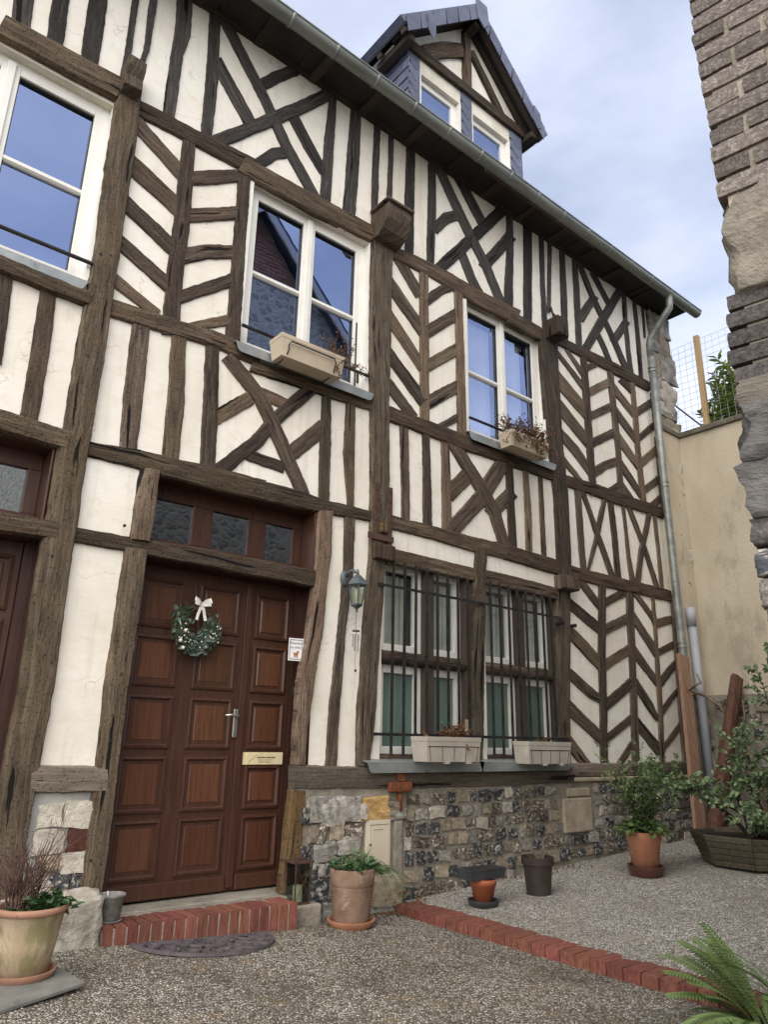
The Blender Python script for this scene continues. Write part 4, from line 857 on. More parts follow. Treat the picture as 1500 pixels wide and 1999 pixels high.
hd = hb.build('handle_plate', 'steel', d1, bevel=.008)
b = MB(); b.tube([(2.657, .18, 1.30), (2.657, .135, 1.30), (2.645, .125, 1.301), (2.60, .122, 1.306), (2.545, .128, 1.302)], [.011, .010, .010, .009, .007], 10); b.build('door_handle', 'steel', d1, smooth=True)
b = MB(); b.tube([(2.657, .179, 1.205), (2.657, .172, 1.205)], .011, 10); b.build('keyhole', 'steel', d1)
b = MB(); b.box(2.765, 3.075, .178, .196, .966, 1.052); lp = b.build('letter_plate', 'brass', d1, bevel=.003)
b = MB(); b.box(2.747, 2.763, .183, .199, .966, 1.052); b.build('letter_plate_edge', 'brass', d1)
b = MB()
for i in range(6): b.obox((2.79+.011*i, .1772, .985+.009*i), (.004, 0, .003), (0, .0006, 0), (-.001, 0, .0013))
x = 2.85
for i, l in enumerate((.006, .03, .026, .008, .035, .026, .006)): b.box(x, x+l, .1766, .1775, 1.013, 1.020); x += l+.004
x = 2.86
for i in range(5): b.box(x, x+.022, .1766, .1775, .998, 1.0005); x += .026
for i in range(4): b.box(2.875+i*.025, 2.895+i*.025, .1766, .1775, .983, .987)
b.build('engraved_lines', 'ink', d1)
b = MB(); b.box(3.105, 3.14, .10, .118, 1.475, 1.53); b.build('door_bell', 'tub', d1, bevel=.003)
b = MB(); b.box(3.11-.02, 3.15, .118, .125, 1.46, 1.545); b.build('bell_plate', 'ink', d1)
# ------------------------------------------------------------------ dormer
DY = .1
dm = MB(); dm.box(4.2, 6.1, DY+.16, 2.2, 7.2, 8.75)
dm.prism([(4.0, 8.75), (6.3, 8.75), (5.15, 9.88)], (0, DY+.02, 0), (1, 0, 0), (0, 0, 1), (0, 2.2, 0))
dormer = dm.build('dormer', 'plaster', house)
def dpoly(name, pts, mat, y0, y1):
    b = MB(); b.prism(pts, (0, y0, 0), (1, 0, 0), (0, 0, 1), (0, y1-y0, 0)); return b.build(name, mat, dormer)
def dtimber(name, a, c, w_, y0=DY-.02, mat='rail', bend=0.):
    n = 10; a, c = V(a), V(c); d = (c-a).normalized(); nn_ = V((-d.y, d.x)); L = []; Rr = []
    for i in range(n+1):
        t = i/n; p_ = a+(c-a)*t+nn_*bend*math.sin(math.pi*t); k = a.x*7+c.y
        L.append(p_+nn_*(w_/2+.006*nv(t*4, 0, k, 2))); Rr.append(p_-nn_*(w_/2+.006*nv(t*4, 3, k, 2)))
    b = MB(); pts = L+Rr[::-1]
    vs = [(q.x, y0+.004*nv(q.x, 0, q.y, 9), q.y) for q in pts]+[(q.x, DY+.06, q.y) for q in pts]; m_ = len(pts)
    fs = [(i, i+1, m_-2-i, m_-1-i) for i in range(n)]+[(i, (i+1) % m_, m_+(i+1) % m_, m_+i) for i in range(m_)]
    b.add(vs, fs); uv = [(q[0]*d.x+q[2]*d.y, q[0]*nn_.x+q[2]*nn_.y+k) for q in vs]
    o = b.build(name, mat, dormer, uvs=uv); bm = bmesh.new(); bm.from_mesh(o.data); bmesh.ops.recalc_face_normals(bm, faces=bm.faces); bm.to_mesh(o.data); bm.free(); return o
dtimber('tie_rail', (3.98, 8.80), (6.16, 8.79), .13, DY-.05)
dtimber('king_post', (5.13, 8.84), (5.13, 9.75), .125, DY-.03)
dtimber('collar_brace', (4.42, 8.87), (5.08, 9.42), .19, DY-.022, bend=.03)
dtimber('gable_brace', (5.21, 9.52), (5.80, 8.84), .115, DY-.022)
dtimber('gable_rafter', (5.24, 9.90), (6.36, 8.80), .12, DY-.045, 'dark')
dtimber('gable_rafter', (5.06, 9.90), (3.94, 8.80), .12, DY-.045, 'dark')
for x in (4.03, 6.17): 
    b = MB(); b.box(x-.01, x+.10, -.07, .5, 8.67, 8.77); b.build('plate_end', 'dark', dormer, bevel=.02)
b = MB(); b.box(5.09, 5.21, -.09, DY, 9.72, 9.86); b.build('ridge_beam', 'dark', dormer, bevel=.01)
for (a, c) in ((4.335, 5.015), (5.195, 5.905)):
    dpoly('head_board', [(a, 8.53), (c, 8.53), (c, 8.735), (a, 8.735)], 'whiteaged', DY+.0, DY+.15)
    for q in ((c-.03, c), (a, a+.03)):
        b = MB(); b.box(*q, DY-.005, DY+.155, 7.25, 8.529); b.build('reveal', 'white', dormer)
    b = MB(); a2, c2 = a+.031, c-.031; y = DY+.055
    b.box(a2, a2+.06, y, y+.05, 7.3, 8.529); b.box(c2-.08, c2, y, y+.05, 7.3, 8.529); b.box(a2+.06, c2-.08, y, y+.05, 8.45, 8.529); b.build('sash', 'white', dormer, bevel=.004)
    b = MB(); b.box(a2+.055, c2-.075, y+.02, y+.026, 7.3, 8.455); b.build('pane', 'glass', dormer)
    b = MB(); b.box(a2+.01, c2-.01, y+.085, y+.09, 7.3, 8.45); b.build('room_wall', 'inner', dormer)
b = MB(); b.box(5.33, 5.44, DY+.10, DY+.128, 7.3, 8.1); b.build('curtain', 'sheer', dormer)
r_ = random.Random(5)
def slate(pts, y0, th, tilt=0.):
    b = MB(); n = len(pts); vs = [(x, y0-tilt*(max(q[1] for q in pts)-z), z) for x, z in pts]+[(x, y0+th, z) for x, z in pts]
    b.add(vs, [tuple(range(n)), tuple(range(2*n-1, n-1, -1))]+[(i, n+i, n+(i+1) % n, (i+1) % n) for i in range(n)]); return b.build('slate', 'slate', dormer)
for (a, c, cc) in ((4.165, 4.335, 1), (5.015, 5.195, 1), (5.905, 6.13, 1)):        # slated jambs, pointed courses
    z = 8.72; i = 0
    while z > 7.3:
        zb = z-.165; m_ = a+(c-a)*.62
        slate([(a, z), (c, z), (c, zb+.02), (m_, zb-.055), (a, zb+.05)], DY-.014-.0005*i, .012, .03); z -= .155; i += 1
for k in range(10):                                       # left cheek, rows of slates running back
    z = 8.80-k*.155
    for j in range(9):
        y0 = DY-.01+j*.2-(k % 2)*.1; y1 = y0+.193
        if y0 < DY-.02: y0 = DY-.02
        b = MB(); x = 4.165
        b.add([(x-.012-.006, y0, z-.17), (x-.012-.006, y1, z-.17), (x-.003, y1, z), (x-.003, y0, z), (x+.004, y0, z-.17), (x+.004, y1, z-.17), (x+.006, y1, z), (x+.006, y0, z)],
              [(0,3,2,1),(4,5,6,7),(0,1,5,4),(1,2,6,5),(2,3,7,6),(3,0,4,7)]); b.build('slate', 'slate', dormer)
# dormer roof slopes
for s in (-1, 1):
    xe = 5.15+s*1.22; ze = 8.78; xr, zr = 5.15, 9.97
    nn_ = V((s*.7071, 0, .7071))
    b = MB(); pts = [(xe, ze), (xr, zr), (xr+s*.0, zr+.11), (xe+s*.07, ze+.045)]
    b.prism(pts, (0, -.115, 0), (1, 0, 0), (0, 0, 1), (0, 2.6, 0)); b.build('dormer_roof', 'slate', dormer)
    b = MB(); b.prism([(xe-s*.005, ze-.03), (xr, zr-.035), (xr, zr-.002), (xe, ze-.002)], (0, -.105, 0), (1, 0, 0), (0, 0, 1), (0, 2.3, 0)); b.build('roof_board', 'eave', dormer)
    for j in range(5):
        b = MB(); y = -.09+j*.42; b.prism([(xe+s*-.03, ze-.085), (xr, zr-.10), (xr, zr-.037), (xe-s*.01, ze-.032)], (0, y, 0), (1, 0, 0), (0, 0, 1), (0, .07, 0)); b.build('rafter', 'dark', dormer)
    n = 6
    for i in range(n):                                    # verge slates
        t0, t1 = i/n, (i+1)/n-.006; a = V((xr+(xe-xr)*t0, zr+(ze-zr)*t0+.09)); c = V((xr+(xe-xr)*t1, zr+(ze-zr)*t1+.09)); dn = V((-s*.06, -.19))
        sk = V((xe-xr, ze-zr)).normalized()*.05
        slate([(a.x, a.y), (c.x, c.y), (c.x+dn.x+sk.x*.6, c.y+dn.y+sk.y*.6), (a.x+dn.x+sk.x, a.y+dn.y+sk.y)], -.131-.002*(i % 2), .012)
slate([(5.06, 10.09), (5.27, 10.08), (5.30, 9.82), (5.21, 9.68), (5.11, 9.78)], -.150, .014)
slate([(4.24, 9.12), (4.37, 9.21), (4.38, 8.93), (4.33, 8.81), (4.27, 8.91)], -.146, .012)
slate([(6.14, 9.10), (6.26, 9.02), (6.28, 8.82), (6.20, 8.75), (6.12, 8.85)], -.146, .012)

# ------------------------------------------------------------------ corbels, straps and other ironwork on the frame
def corbel(x0, x1, z0, z1, dep, mat='dark', prof=None):
    b = MB(); n = 10; prof = prof or [(0, 1), (1, 1), (1, .75), (.92, .45), (.7, .15), (.4, 0), (0, -.02)]
    pts = [(-dep*u, z0+(z1-z0)*v_) for u, v_ in prof]; k = x0
    vs = []; xs_ = [x0+(x1-x0)*i/4 for i in range(5)]
    for x in xs_:
        for (y, z) in pts: vs.append((x+.008*nv(x, y, z, 8), y+.01*nv(x, y, z, 7), z+.01*nv(x, y, z, 7, 3)))
    m_ = len(pts); b.add(vs, [(i*m_+j, i*m_+(j+1) % m_, (i+1)*m_+(j+1) % m_, (i+1)*m_+j) for i in range(4) for j in range(m_)]+[tuple(range(m_-1, -1, -1)), tuple(4*m_+j for j in range(m_))])
    uv = [(v_[2], v_[0]+v_[1]) for v_ in b.v]; return b.build('corbel', mat, house, bevel=.008, uvs=uv)
corbel(3.63, 3.93, 5.80, 6.10, .26, 'timber'); b = MB(); b.box(3.60, 3.95, -.29, .0, 6.10, 6.135); b.build('corbel_cap', 'timber', house, bevel=.015, uvs=[(v_[0], v_[1]) for v_ in b.v])
sqp = [(0, 1), (1, 1), (1, 0), (.92, -.08), (0, -.1)]
corbel(6.27, 6.47, 5.77, 5.99, .22, 'timber', sqp); corbel(1.13, 1.27, 5.83, 6.12, .17, 'timber', [(0, 1), (1, .98), (.96, .7), (.8, .45), (.85, .1), (0, -.05)])
corbel(6.23, 6.50, 2.73, 2.87, .13, 'timber', sqp); corbel(3.72, 3.93, 2.63, 2.755, .085, 'rail', sqp)
b = MB(); b.box(3.725, 3.775, -.044, -.0, 2.84, 3.31); b.box(3.875, 3.925, -.044, -.0, 2.60, 3.30); b.box(3.65, 3.935, -.056, -.0445, 2.79, 2.845); sp_ = b.build('iron_strap', 'rustiron', house, bevel=.003)
for i in range(4):
    for x in (3.75, 3.90): 
        b = MB(); b.tube([(x, -.044, 3.25-i*.09), (x, -.05, 3.25-i*.09)], .008, 8); b.build('bolt', 'rustiron', sp_)
b = MB(); b.box(3.78, 3.86, -.075, 0, 2.86, 2.95); b.build('tenon_end', 'yellow', house, bevel=.02, uvs=[(v_[2], v_[0]) for v_ in b.v])
b = MB(); b.box(3.915, 4.15, -.085, -.04, .765, .84); b.box(4.0, 4.085, -.075, -.05, .84, .915); b.box(4.015, 4.065, -.07, -.05, .915, .94); b.box(4.02, 4.06, -.07, -.03, .62, .755); b.build('rusty_anchor', 'rust', house, bevel=.01)
b = MB(); b.tube([(6.20, -.12, 2.35), (6.20, -.03, 2.35)], .02, 8); b.tube([(6.44, -.09, 2.35), (6.44, -.03, 2.35)], .02, 8); b.build('insulator', 'iron', house)
b = MB(); b.tube([(6.395, -.06, 5.99), (6.395, -.06, 6.05), (6.40, -.075, 6.09), (6.395, -.055, 6.14), (6.395, -.03, 6.22)], [.02, .012, .022, .012, .02], 8); b.build('insulator', 'iron', house)
# peg holes and knots of the old posts
b = MB(); rr = random.Random(21)
for (x, z) in [(1.72, 1.95), (1.70, 1.52), (1.68, 1.12), (1.66, .45), (1.20, 5.0), (1.18, 4.4), (1.25, 4.42), (1.17, 3.2), (1.22, 2.75), (1.18, 2.2), (1.23, 1.6), (1.20, 3.6), (1.6, 2.48)]:
    pr_ = .0515 if x < 1.4 else .0475
    b.tube([(x, -pr_-.0035, z), (x, -pr_+.01, z)], rr.uniform(.007, .012), 8)
b.build('peg_hole', 'ink', house)
# second pipe against the garden wall
b = MB(); b.tube([(8.80, -.13, 2.82), (8.83, -.13, 1.6), (8.86, -.13, .1)], .052, 14); b.tube([(8.80, -.13, 2.60), (8.80, -.13, 2.83)], .060, 14)
b.build('drain_pipe', 'pvc', smooth=True, loc=(8.86, -.13, .1), label='grey plastic drain pipe ending halfway up beside the zinc downpipe', cat='pipe')

# ------------------------------------------------------------------ garden wall on the right, with its fence
gwall = thing('garden_wall', (9.15, -2, 0), 'tall cream roughcast wall with flint foot and grey coping behind the shrub', 'garden wall')
b = MB(); gy = [.35-.12*i for i in range(48)]; gz_ = [1.77+.12*i for i in range(30)]
b.add([(9.10-.008*nv(0, y, z, 1.4), y, z) for z in gz_ for y in gy], [(j*48+i, j*48+i+1, (j+1)*48+i+1, (j+1)*48+i) for j in range(29) for i in range(47)])
b.box(9.13, 9.35, -5.3, .35, 0, 5.25); b.box(8.59, 9.105, -.085, .3, 1.765, 5.255); b.build('render_coat', 'render', gwall, smooth=False)
b = MB(); b.box(9.085, 9.13, -5.3, .35, -.1, 1.768); b.box(8.6, 9.084, -.07, .3, -.1, 1.764); fb = b.build('flint_foot', 'mortar', gwall)
r_ = random.Random(31)
for i in range(90):
    y, z = r_.uniform(-2.6, .05), r_.uniform(.15, 1.7); sz = r_.uniform(.07, .16); mat = r_.choice(['flint', 'flint_brown', 'stone_grey', 'stone_tan', 'flint'])
    o = stone(fb, (9.082, y, z), .07, sz, sz*r_.uniform(.6, .95), mat, i)
b = MB(); y = .35; i = 0
while y > -5.3:
    y2 = max(y-.62, -5.3); b = MB(); b.box(9.06, 9.40, y2+.006, y, 5.252, 5.325); b.build('coping_stone', 'coping', gwall, bevel=.008); y = y2
b = MB(); b.box(8.585, 9.055, -.11, .3, 5.256, 5.325); b.build('coping_stone', 'coping', gwall, bevel=.008)
post = MB(); post.box(9.14, 9.21, -.50, -.43, 5.326, 6.74); post.build('fence_post', 'paleplank', loc=(9.17, -.46, 5.326), bevel=.004, label='pale square wooden post standing on the cream wall coping', cat='fence post')
mesh = thing('wire_fence', (9.23, -.6, 5.33), 'square mesh wire fence stretched above the cream wall', 'wire fence')
for k, fn in enumerate((0, 1)):
    b = MB()
    if k == 0:
        for i in range(23):
            y = .25-.1*i; b.tube([(9.225+.01*nv(y, 0, z/4, 3), y+.004*math.sin(z*.6+i*.4), 5.33+z*.098) for z in range(15)], .0022, 5)
    else:
        for j in range(15):
            z = 5.34+.098*j; b.tube([(9.228+.008*nv(y/4, 1, z, 3), .25-y*.11, z+.003*nv(y, 0, j, .5)) for y in range(21)], .0022, 5)
    b.build('wire', 'wire', mesh)
b = MB(); b.tube([(9.17, .05, 5.92), (9.17, -.42, 5.33)], .011, 8); b.build('brace_rod', 'iron', loc=(9.17, -.42, 5.33), label='thin dark metal rod slanting down to the foot of the fence post', cat='rod')

# ------------------------------------------------------------------ neighbouring brick pier on the right
ang = R(-10.7); pu = V((math.sin(ang), math.cos(ang), 0)); pn = V((-pu.y, pu.x, 0))      # pu: towards the arris, pn: out of the seen face
PA = V((2.041, -3.899, 0))
pier = thing('ruined_brick_pier', (2.1, -4.3, 0), 'ragged end of an old sooty brick and stone wall close on the right', 'brick wall')
core = MB(); core.obox(PA-pu*.62-pn*.166+V((0, 0, 2.45)), pu*.585, pn*.16, V((0, 0, 2.65))); pcore = core.build('wall_core', 'oldmortar', pier)
bvar = []
for i in range(6):
    bm = bmesh.new(); bmesh.ops.create_cube(bm, size=2.); bmesh.ops.subdivide_edges(bm, edges=bm.edges[:], cuts=2, use_grid_fill=True)
    for v_ in bm.verts:
        c = v_.co.copy(); e = max(0, abs(c.x)-.7)+max(0, abs(c.y)-.7)+max(0, abs(c.z)-.7)
        v_.co = c*(1-.03*max(0, e-.3))+V((nv(c.x, c.y, c.z, .9, i*5), nv(c.x, c.y, c.z, .9, i*5+2), nv(c.x, c.y, c.z, .9, i*5+4)))*.07
    me = bpy.data.meshes.new('brick'); bm.to_mesh(me); bm.free(); bvar.append(me)
BV = {}
def brick(parent, c, hx, hy, hz, ux, mat, seed, name='brick', jig=.012):
    key = (seed % 6, mat)
    if key not in BV:
        me = bvar[key[0]].copy(); me.materials.clear(); me.materials.append(M[mat]); BV[key] = me
    o = link(name, BV[key], parent, c); o.scale = (hx, hy, hz); rz = math.atan2(ux.y, ux.x); q = random.Random(seed*7+3)
    o.rotation_euler = (q.uniform(-jig, jig), q.uniform(-jig, jig), rz+q.uniform(-jig, jig)); return o
r_ = random.Random(17)
def course(z, h, off, mat, first, seed, lmin=.19, lmax=.23):
    s = off; k = 0; L = first
    while s > -1.15:
        c = PA+pu*(s-L/2)+V((0, 0, z+h/2))-pn*(.060-r_.uniform(0, .008))
        brick(pier, c, L/2-.006, .06, h/2-.006, pu, mat, seed*13+k); s -= L+.002; k += 1; L = r_.uniform(lmin, lmax)
z = 2.835; i = 0
while z < 4.9:
    course(z, .0705, r_.uniform(-.01, .008), 'brick_old', .115 if i % 2 else .215, i); z += .0714; i += 1
for j in range(5): course(2.178+j*.062, .061, .022+r_.uniform(-.008, .01)+(.008 if j < 2 else 0), 'brick_black', (.13, .22)[j % 2], 100+j)
def block(s0, s1, z0, z1, mat, seed, d=.11, out=0., rough=.10, sq=.75):
    me = stone_mesh(seed+40, rough=rough*.8, sq=max(sq, .82), cuts=9); me.materials.append(M[mat]); c = PA+pu*(s0+s1)/2+V((0, 0, (z0+z1)/2))-pn*(d/2-.01-out)
    o = link('stone', me, pier, c); o.scale = ((s0-s1)/2*1.04, d/2, (z1-z0)/2*1.05); o.rotation_euler = (0, 0, math.atan2(pu.y, pu.x)); return o
block(-.03, -.45, 2.485, 2.84, 'rubble_big', 1, .13, .012, .22, .8); block(-.44, -.80, 2.48, 2.84, 'rubble_dark', 2, .13, .01); block(-.78, -1.2, 2.48, 2.84, 'rubble_big', 3, .13, .01)
block(.01, -.42, 2.098, 2.185, 'rubble_big', 4, .12, .01); block(-.4, -1.2, 2.098, 2.185, 'rubble_big', 5, .12)
block(.004, -.40, 1.93, 2.10, 'rubble_dark', 6, .14, .016, .2); block(.014, -.36, 1.765, 1.94, 'rubble_dark', 7, .14, .014, .2); block(-.34, -1.2, 1.76, 2.1, 'rubble_dark', 8, .13)
for j in range(6): 
    for q in range(4):
        h = .085; zz = 1.765-h*(j+1); block(.02-.0*j-q*.27+r_.uniform(-.012, .012), .02-(q+1)*.27+.02, zz+.004, zz+h-.006, ['brick_black', 'flint', 'brick_old'][(j+q) % 3] if j != 4 else 'brick', 60+j*4+q, .13, .01, .10, .7)
z = 1.25; j = 0
while z > -.1:
    for q in range(4): block(.02-q*.28+r_.uniform(-.02, .02), .02-(q+1)*.28+.02, z-.16, z, r_.choice(['flint_brown', 'stone_grey', 'flint']), 90+j*4+q, .13, .01)
    z -= .165; j += 1

# ------------------------------------------------------------------ the gabled stone house facing the front (seen in the window panes)
opp = thing('stone_gable_house', (5.2, -6, 0), 'stone and brick gabled house mirrored in the upper window panes', 'house')
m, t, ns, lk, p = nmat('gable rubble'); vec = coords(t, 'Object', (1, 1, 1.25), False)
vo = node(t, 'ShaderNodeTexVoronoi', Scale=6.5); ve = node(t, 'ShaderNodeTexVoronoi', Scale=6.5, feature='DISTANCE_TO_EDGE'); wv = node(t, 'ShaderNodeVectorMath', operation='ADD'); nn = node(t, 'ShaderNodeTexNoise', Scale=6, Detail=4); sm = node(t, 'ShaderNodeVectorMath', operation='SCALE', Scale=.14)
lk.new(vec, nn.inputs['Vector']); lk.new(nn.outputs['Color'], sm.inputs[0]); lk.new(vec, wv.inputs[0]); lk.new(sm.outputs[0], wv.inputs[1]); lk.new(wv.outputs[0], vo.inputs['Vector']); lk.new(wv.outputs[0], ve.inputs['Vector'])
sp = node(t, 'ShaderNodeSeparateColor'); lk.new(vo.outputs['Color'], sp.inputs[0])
col = ramp(t, sp.outputs[0], [(0, (.42, .42, .38)), (.4, (.64, .61, .51)), (.8, (.76, .72, .61)), (1, (.52, .50, .46))]); col = mixc(t, ramp(t, ve.outputs['Distance'], [(.03, 1.), (.16, 0.)]), col, (.85, .81, .70))  # stone and mortar colours raised to stand in for sunlight on the wall
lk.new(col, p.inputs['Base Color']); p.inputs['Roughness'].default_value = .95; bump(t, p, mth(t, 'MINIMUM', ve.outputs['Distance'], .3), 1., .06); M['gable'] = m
OX, OY, OZ = 5.2, -5.35, 10.55
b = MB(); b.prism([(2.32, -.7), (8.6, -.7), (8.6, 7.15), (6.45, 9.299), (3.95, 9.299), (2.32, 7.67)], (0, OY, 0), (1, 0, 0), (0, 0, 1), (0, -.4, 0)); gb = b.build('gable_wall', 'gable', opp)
b = MB(); b.prism([(4.1, 9.3), (6.3, 9.3), (OX, OZ)], (0, OY+.0, 0), (1, 0, 0), (0, 0, 1), (0, -.4, 0)); gt = b.build('gable_top', 'oldmortar', opp)
z = 9.34; k = 0
while z < OZ-.2:
    hw = (OZ-z-.1)
    if z < 9.3: xs_ = [q for q in (3.4+.23*i+(k % 2)*.11 for i in range(18)) if abs(q-OX) < hw-.12 and z > 8.95-.2*abs(q-OX)]
    else: xs_ = [q for q in (3.4+.23*i+(k % 2)*.11 for i in range(18)) if abs(q-OX) < hw-.12]
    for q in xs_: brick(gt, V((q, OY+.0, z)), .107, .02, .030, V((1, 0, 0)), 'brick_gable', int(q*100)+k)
    z += .072; k += 1
for s in (-1, 1):
    L = 3.6 if s > 0 else 3.0
    b = MB(); b.prism([(OX+s*.0, OZ), (OX+s*L, OZ-L), (OX+s*(L+.05), OZ-L+.1), (OX, OZ+.15)], (0, OY+.28, 0), (1, 0, 0), (0, 0, 1), (0, -9, 0)); b.build('roof', 'slate', opp)
    b = MB(); b.prism([(OX, OZ-.19), (OX+s*L, OZ-L-.19), (OX+s*L, OZ-L-.0), (OX, OZ-.0)], (0, OY+.33, 0), (1, 0, 0), (0, 0, 1), (0, -.045, 0)); b.build('barge_board', 'white', opp)
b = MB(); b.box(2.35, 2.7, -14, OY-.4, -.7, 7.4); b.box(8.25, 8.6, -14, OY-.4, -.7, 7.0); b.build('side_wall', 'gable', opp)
# ------------------------------------------------------------------ brick doorstep and kerb
step = thing('brick_doorstep', (2.33, -.2, 0), 'low red brick doorstep in front of the panelled door', 'doorstep')
for i in range(18):
    x = 1.722+i*.0715; z0 = .0; zt = .136-.0095*i/17
    brick(step, V((x, -.172+.004*nv(i, 0, 0, 3), (zt-.06)/2)), .031, .108, (zt+.06)/2, V((1, 0, 0)), 'brick', i, jig=.012)
b = MB(); b.box(1.69, 2.95, -.274, -.06, -.06, .121); b.build('mortar_bed', 'oldmortar', step)
b = MB(); b.box(1.66, 3.2, -.075, .21, -.1, .126); b.box(2.955, 3.22, -.2, -.0755, -.1, .082); b.build('cement_ledge', 'mortar', step, bevel=.012)
kerb = thing('brick_kerb', (4.07, -1.6, 0), 'straight row of red bricks edging the raised pale gravel terrace', 'kerb')
for i in range(33):
    y = -.16-i*.1085; xx = 4.075-.010*i/10+.006*nv(i, 1, 0, 2)
    brick(kerb, V((xx, y, -.088)), .112, .0515, .070, V((1, 0, 0)), 'brick', i+40, jig=.008)
b = MB(); b.obox((4.06, -1.85, -.12), (.086, 0, 0), (0, 1.74, 0), (0, 0, .096)); b.build('mortar_bed', 'oldmortar', kerb)
b = MB(); me = stone_mesh(77, rough=.14, sq=.85, cuts=9); me.materials.append(M['pale_block']); o = link('foundation_stone', me, None, (1.53, -.10, .15)); o.scale = (.15, .20, .155)
tag(o, 'big pale rough stone block beneath the post left of the front door', 'stone block')
me = stone_mesh(78, rough=.14, sq=.85, cuts=9); me.materials.append(M['pale_block']); o = link('foundation_stone', me, None, (1.20, -.06, .13)); o.scale = (.14, .14, .15)
tag(o, 'pale stone under the thick corner post behind the twiggy pot', 'stone block')
b = MB(); b.prism([(.55, -.62), (1.33, -.70), (1.36, -1.02), (.60, -1.34)], (0, 0, court_z(1)+.0), (1, 0, 0), (0, 1, 0), (0, 0, .018)); b.build('paving_slab', 'flagstone', loc=(1, -.9, court_z(1)), bevel=.005, label='thin grey slab under the big twiggy flower pot', cat='slab')

# ------------------------------------------------------------------ foliage helpers
def rnd_dir(r, zlo=-1., zhi=1.):
    z = r.uniform(zlo, zhi); a = r.uniform(0, 2*math.pi); q = math.sqrt(max(0, 1-z*z)); return V((q*math.cos(a), q*math.sin(a), z))
def curve(p, d, L, n, r, wob=.25, grav=0.):
    pts = [V(p)]; d = V(d).normalized()
    for i in range(n):
        d = (d+V((r.uniform(-wob, wob), r.uniform(-wob, wob), r.uniform(-wob, wob)-grav))).normalized(); pts.append(pts[-1]+d*L/n)
    return pts
def along(pts, t):
    f = t*(len(pts)-1); i = min(int(f), len(pts)-2); u = f-i; return pts[i]+(pts[i+1]-pts[i])*u, (pts[i+1]-pts[i]).normalized()
def leafy(mb, pts, n, L, W, r, t0=.1, spread=.9, up=.4, fold=.25):
    for i in range(n):
        t = t0+(1-t0)*(i+r.random())/n; p, d = along(pts, min(t, .999)); s = rnd_dir(r); s = (s-d*s.dot(d)).normalized()
        dd = (d*.5+s*spread+V((0, 0, up*r.uniform(-.3, 1)))).normalized(); k = r.uniform(.65, 1.15)
        mb.leaf(p, dd, V((r.uniform(-.6, .6), r.uniform(-.6, .6), 1)), L*k, W*k, fold*r.uniform(.4, 1.4))

# ------------------------------------------------------------------ pots and plants
def pot(name, c, prof, mat, label, cat='flower pot', rimmat=None, group=None, saucer=None, soil=None, n=36):
    t = thing(name, c, label, cat, group); z0 = c[2]; base = z0
    if saucer:
        r, h, sm_ = saucer; s = MB(); s.lathe([(.001, .004), (r*.80, .004), (r*.84, 0), (r*.97, h*.55), (r, h*.9), (r, h), (r-.012, h), (r*.80, h*.32), (.001, h*.3)], c, n); s.build('saucer', sm_, t, smooth=True); base = z0+h*.32
    b = MB(); b.lathe([(r, z+base-z0) for r, z in prof], c, n); b.build('pot', mat, t, smooth=False if n < 8 else True)
    b_ = t.children[-1]; es = b_.modifiers.new('edges', 'EDGE_SPLIT'); es.split_angle = R(38)
    if soil:
        r, h = soil; s = MB(); s.lathe([(.001, h+.012), (r*.5, h+.008), (r, h)], (c[0], c[1], base), 20); s.build('soil', 'soil', t, smooth=True)
    return t, base
# big algae-stained pot
cz = court_z(1.18)+.018
t, bz = pot('twiggy_flower_pot', (1.155, -.78, cz), [(.09, 0), (.103, .004), (.129, .15), (.147, .265), (.152, .268)], 'terra_old', 'big algae-stained clay pot with dry twigs and green mint', 'potted plant', saucer=(.142, .038, 'terra_rim'), soil=(.134, .245))
b = MB(); b.lathe([(.149, .260), (.156, .262), (.162, .275), (.160, .288), (.151, .292), (.140, .288), (.135, .25)], (1.155, -.78, bz), 36); b.build('rim', 'terra_rim', t, smooth=True)
r_ = random.Random(2); tw = MB()
for i in range(170):
    a = r_.uniform(0, 6.28); q = r_.uniform(0, .07); p_ = V((1.115+q*math.cos(a), -.735+q*math.sin(a), bz+.26))
    pts = curve(p_, (r_.uniform(-.35, .38), r_.uniform(-.3, .3), 1), r_.uniform(.14, .44)*(1.15 if r_.random() < .3 else .75), 8, r_, .26, .02)
    tw.tube(pts, [.0034*(1-.7*k/8) for k in range(9)], 4, cap=False)
    if r_.random() < .8:
        p2, d2 = along(pts, r_.uniform(.3, .9)); tw.tube(curve(p2, d2+rnd_dir(r_)*.9, .08, 4, r_, .4), [.0018, .0015, .0012, .001, .0008], 4, cap=False)
tw.build('dry_twigs', 'twig', t, kind='stuff')
lv = MB()
for i in range(150):
    a = r_.uniform(0, 6.28); q = abs(r_.gauss(0, .05)); p_ = V((1.225+q*math.cos(a)*1.1, -.81+q*math.sin(a)*.8, bz+.26+r_.uniform(0, .085)*(1-q*4)))
    lv.leaf(p_, V((math.cos(a), math.sin(a), r_.uniform(-.3, .6))), V((0, 0, 1))+rnd_dir(r_)*.5, r_.uniform(.032, .055), r_.uniform(.028, .045), .2)
for i in range(40):
    a = r_.uniform(2, 4.2); q = r_.uniform(.05, .15); lv.leaf((1.155+q*math.cos(a), -.78+q*math.sin(a), bz+.26+r_.uniform(0, .02)), V((math.cos(a), math.sin(a), .3)), V((0, 0, 1))+rnd_dir(r_)*.6, .035, .02, .2)
lv.build('mint_leaves', 'leaf_dark', t, kind='stuff')
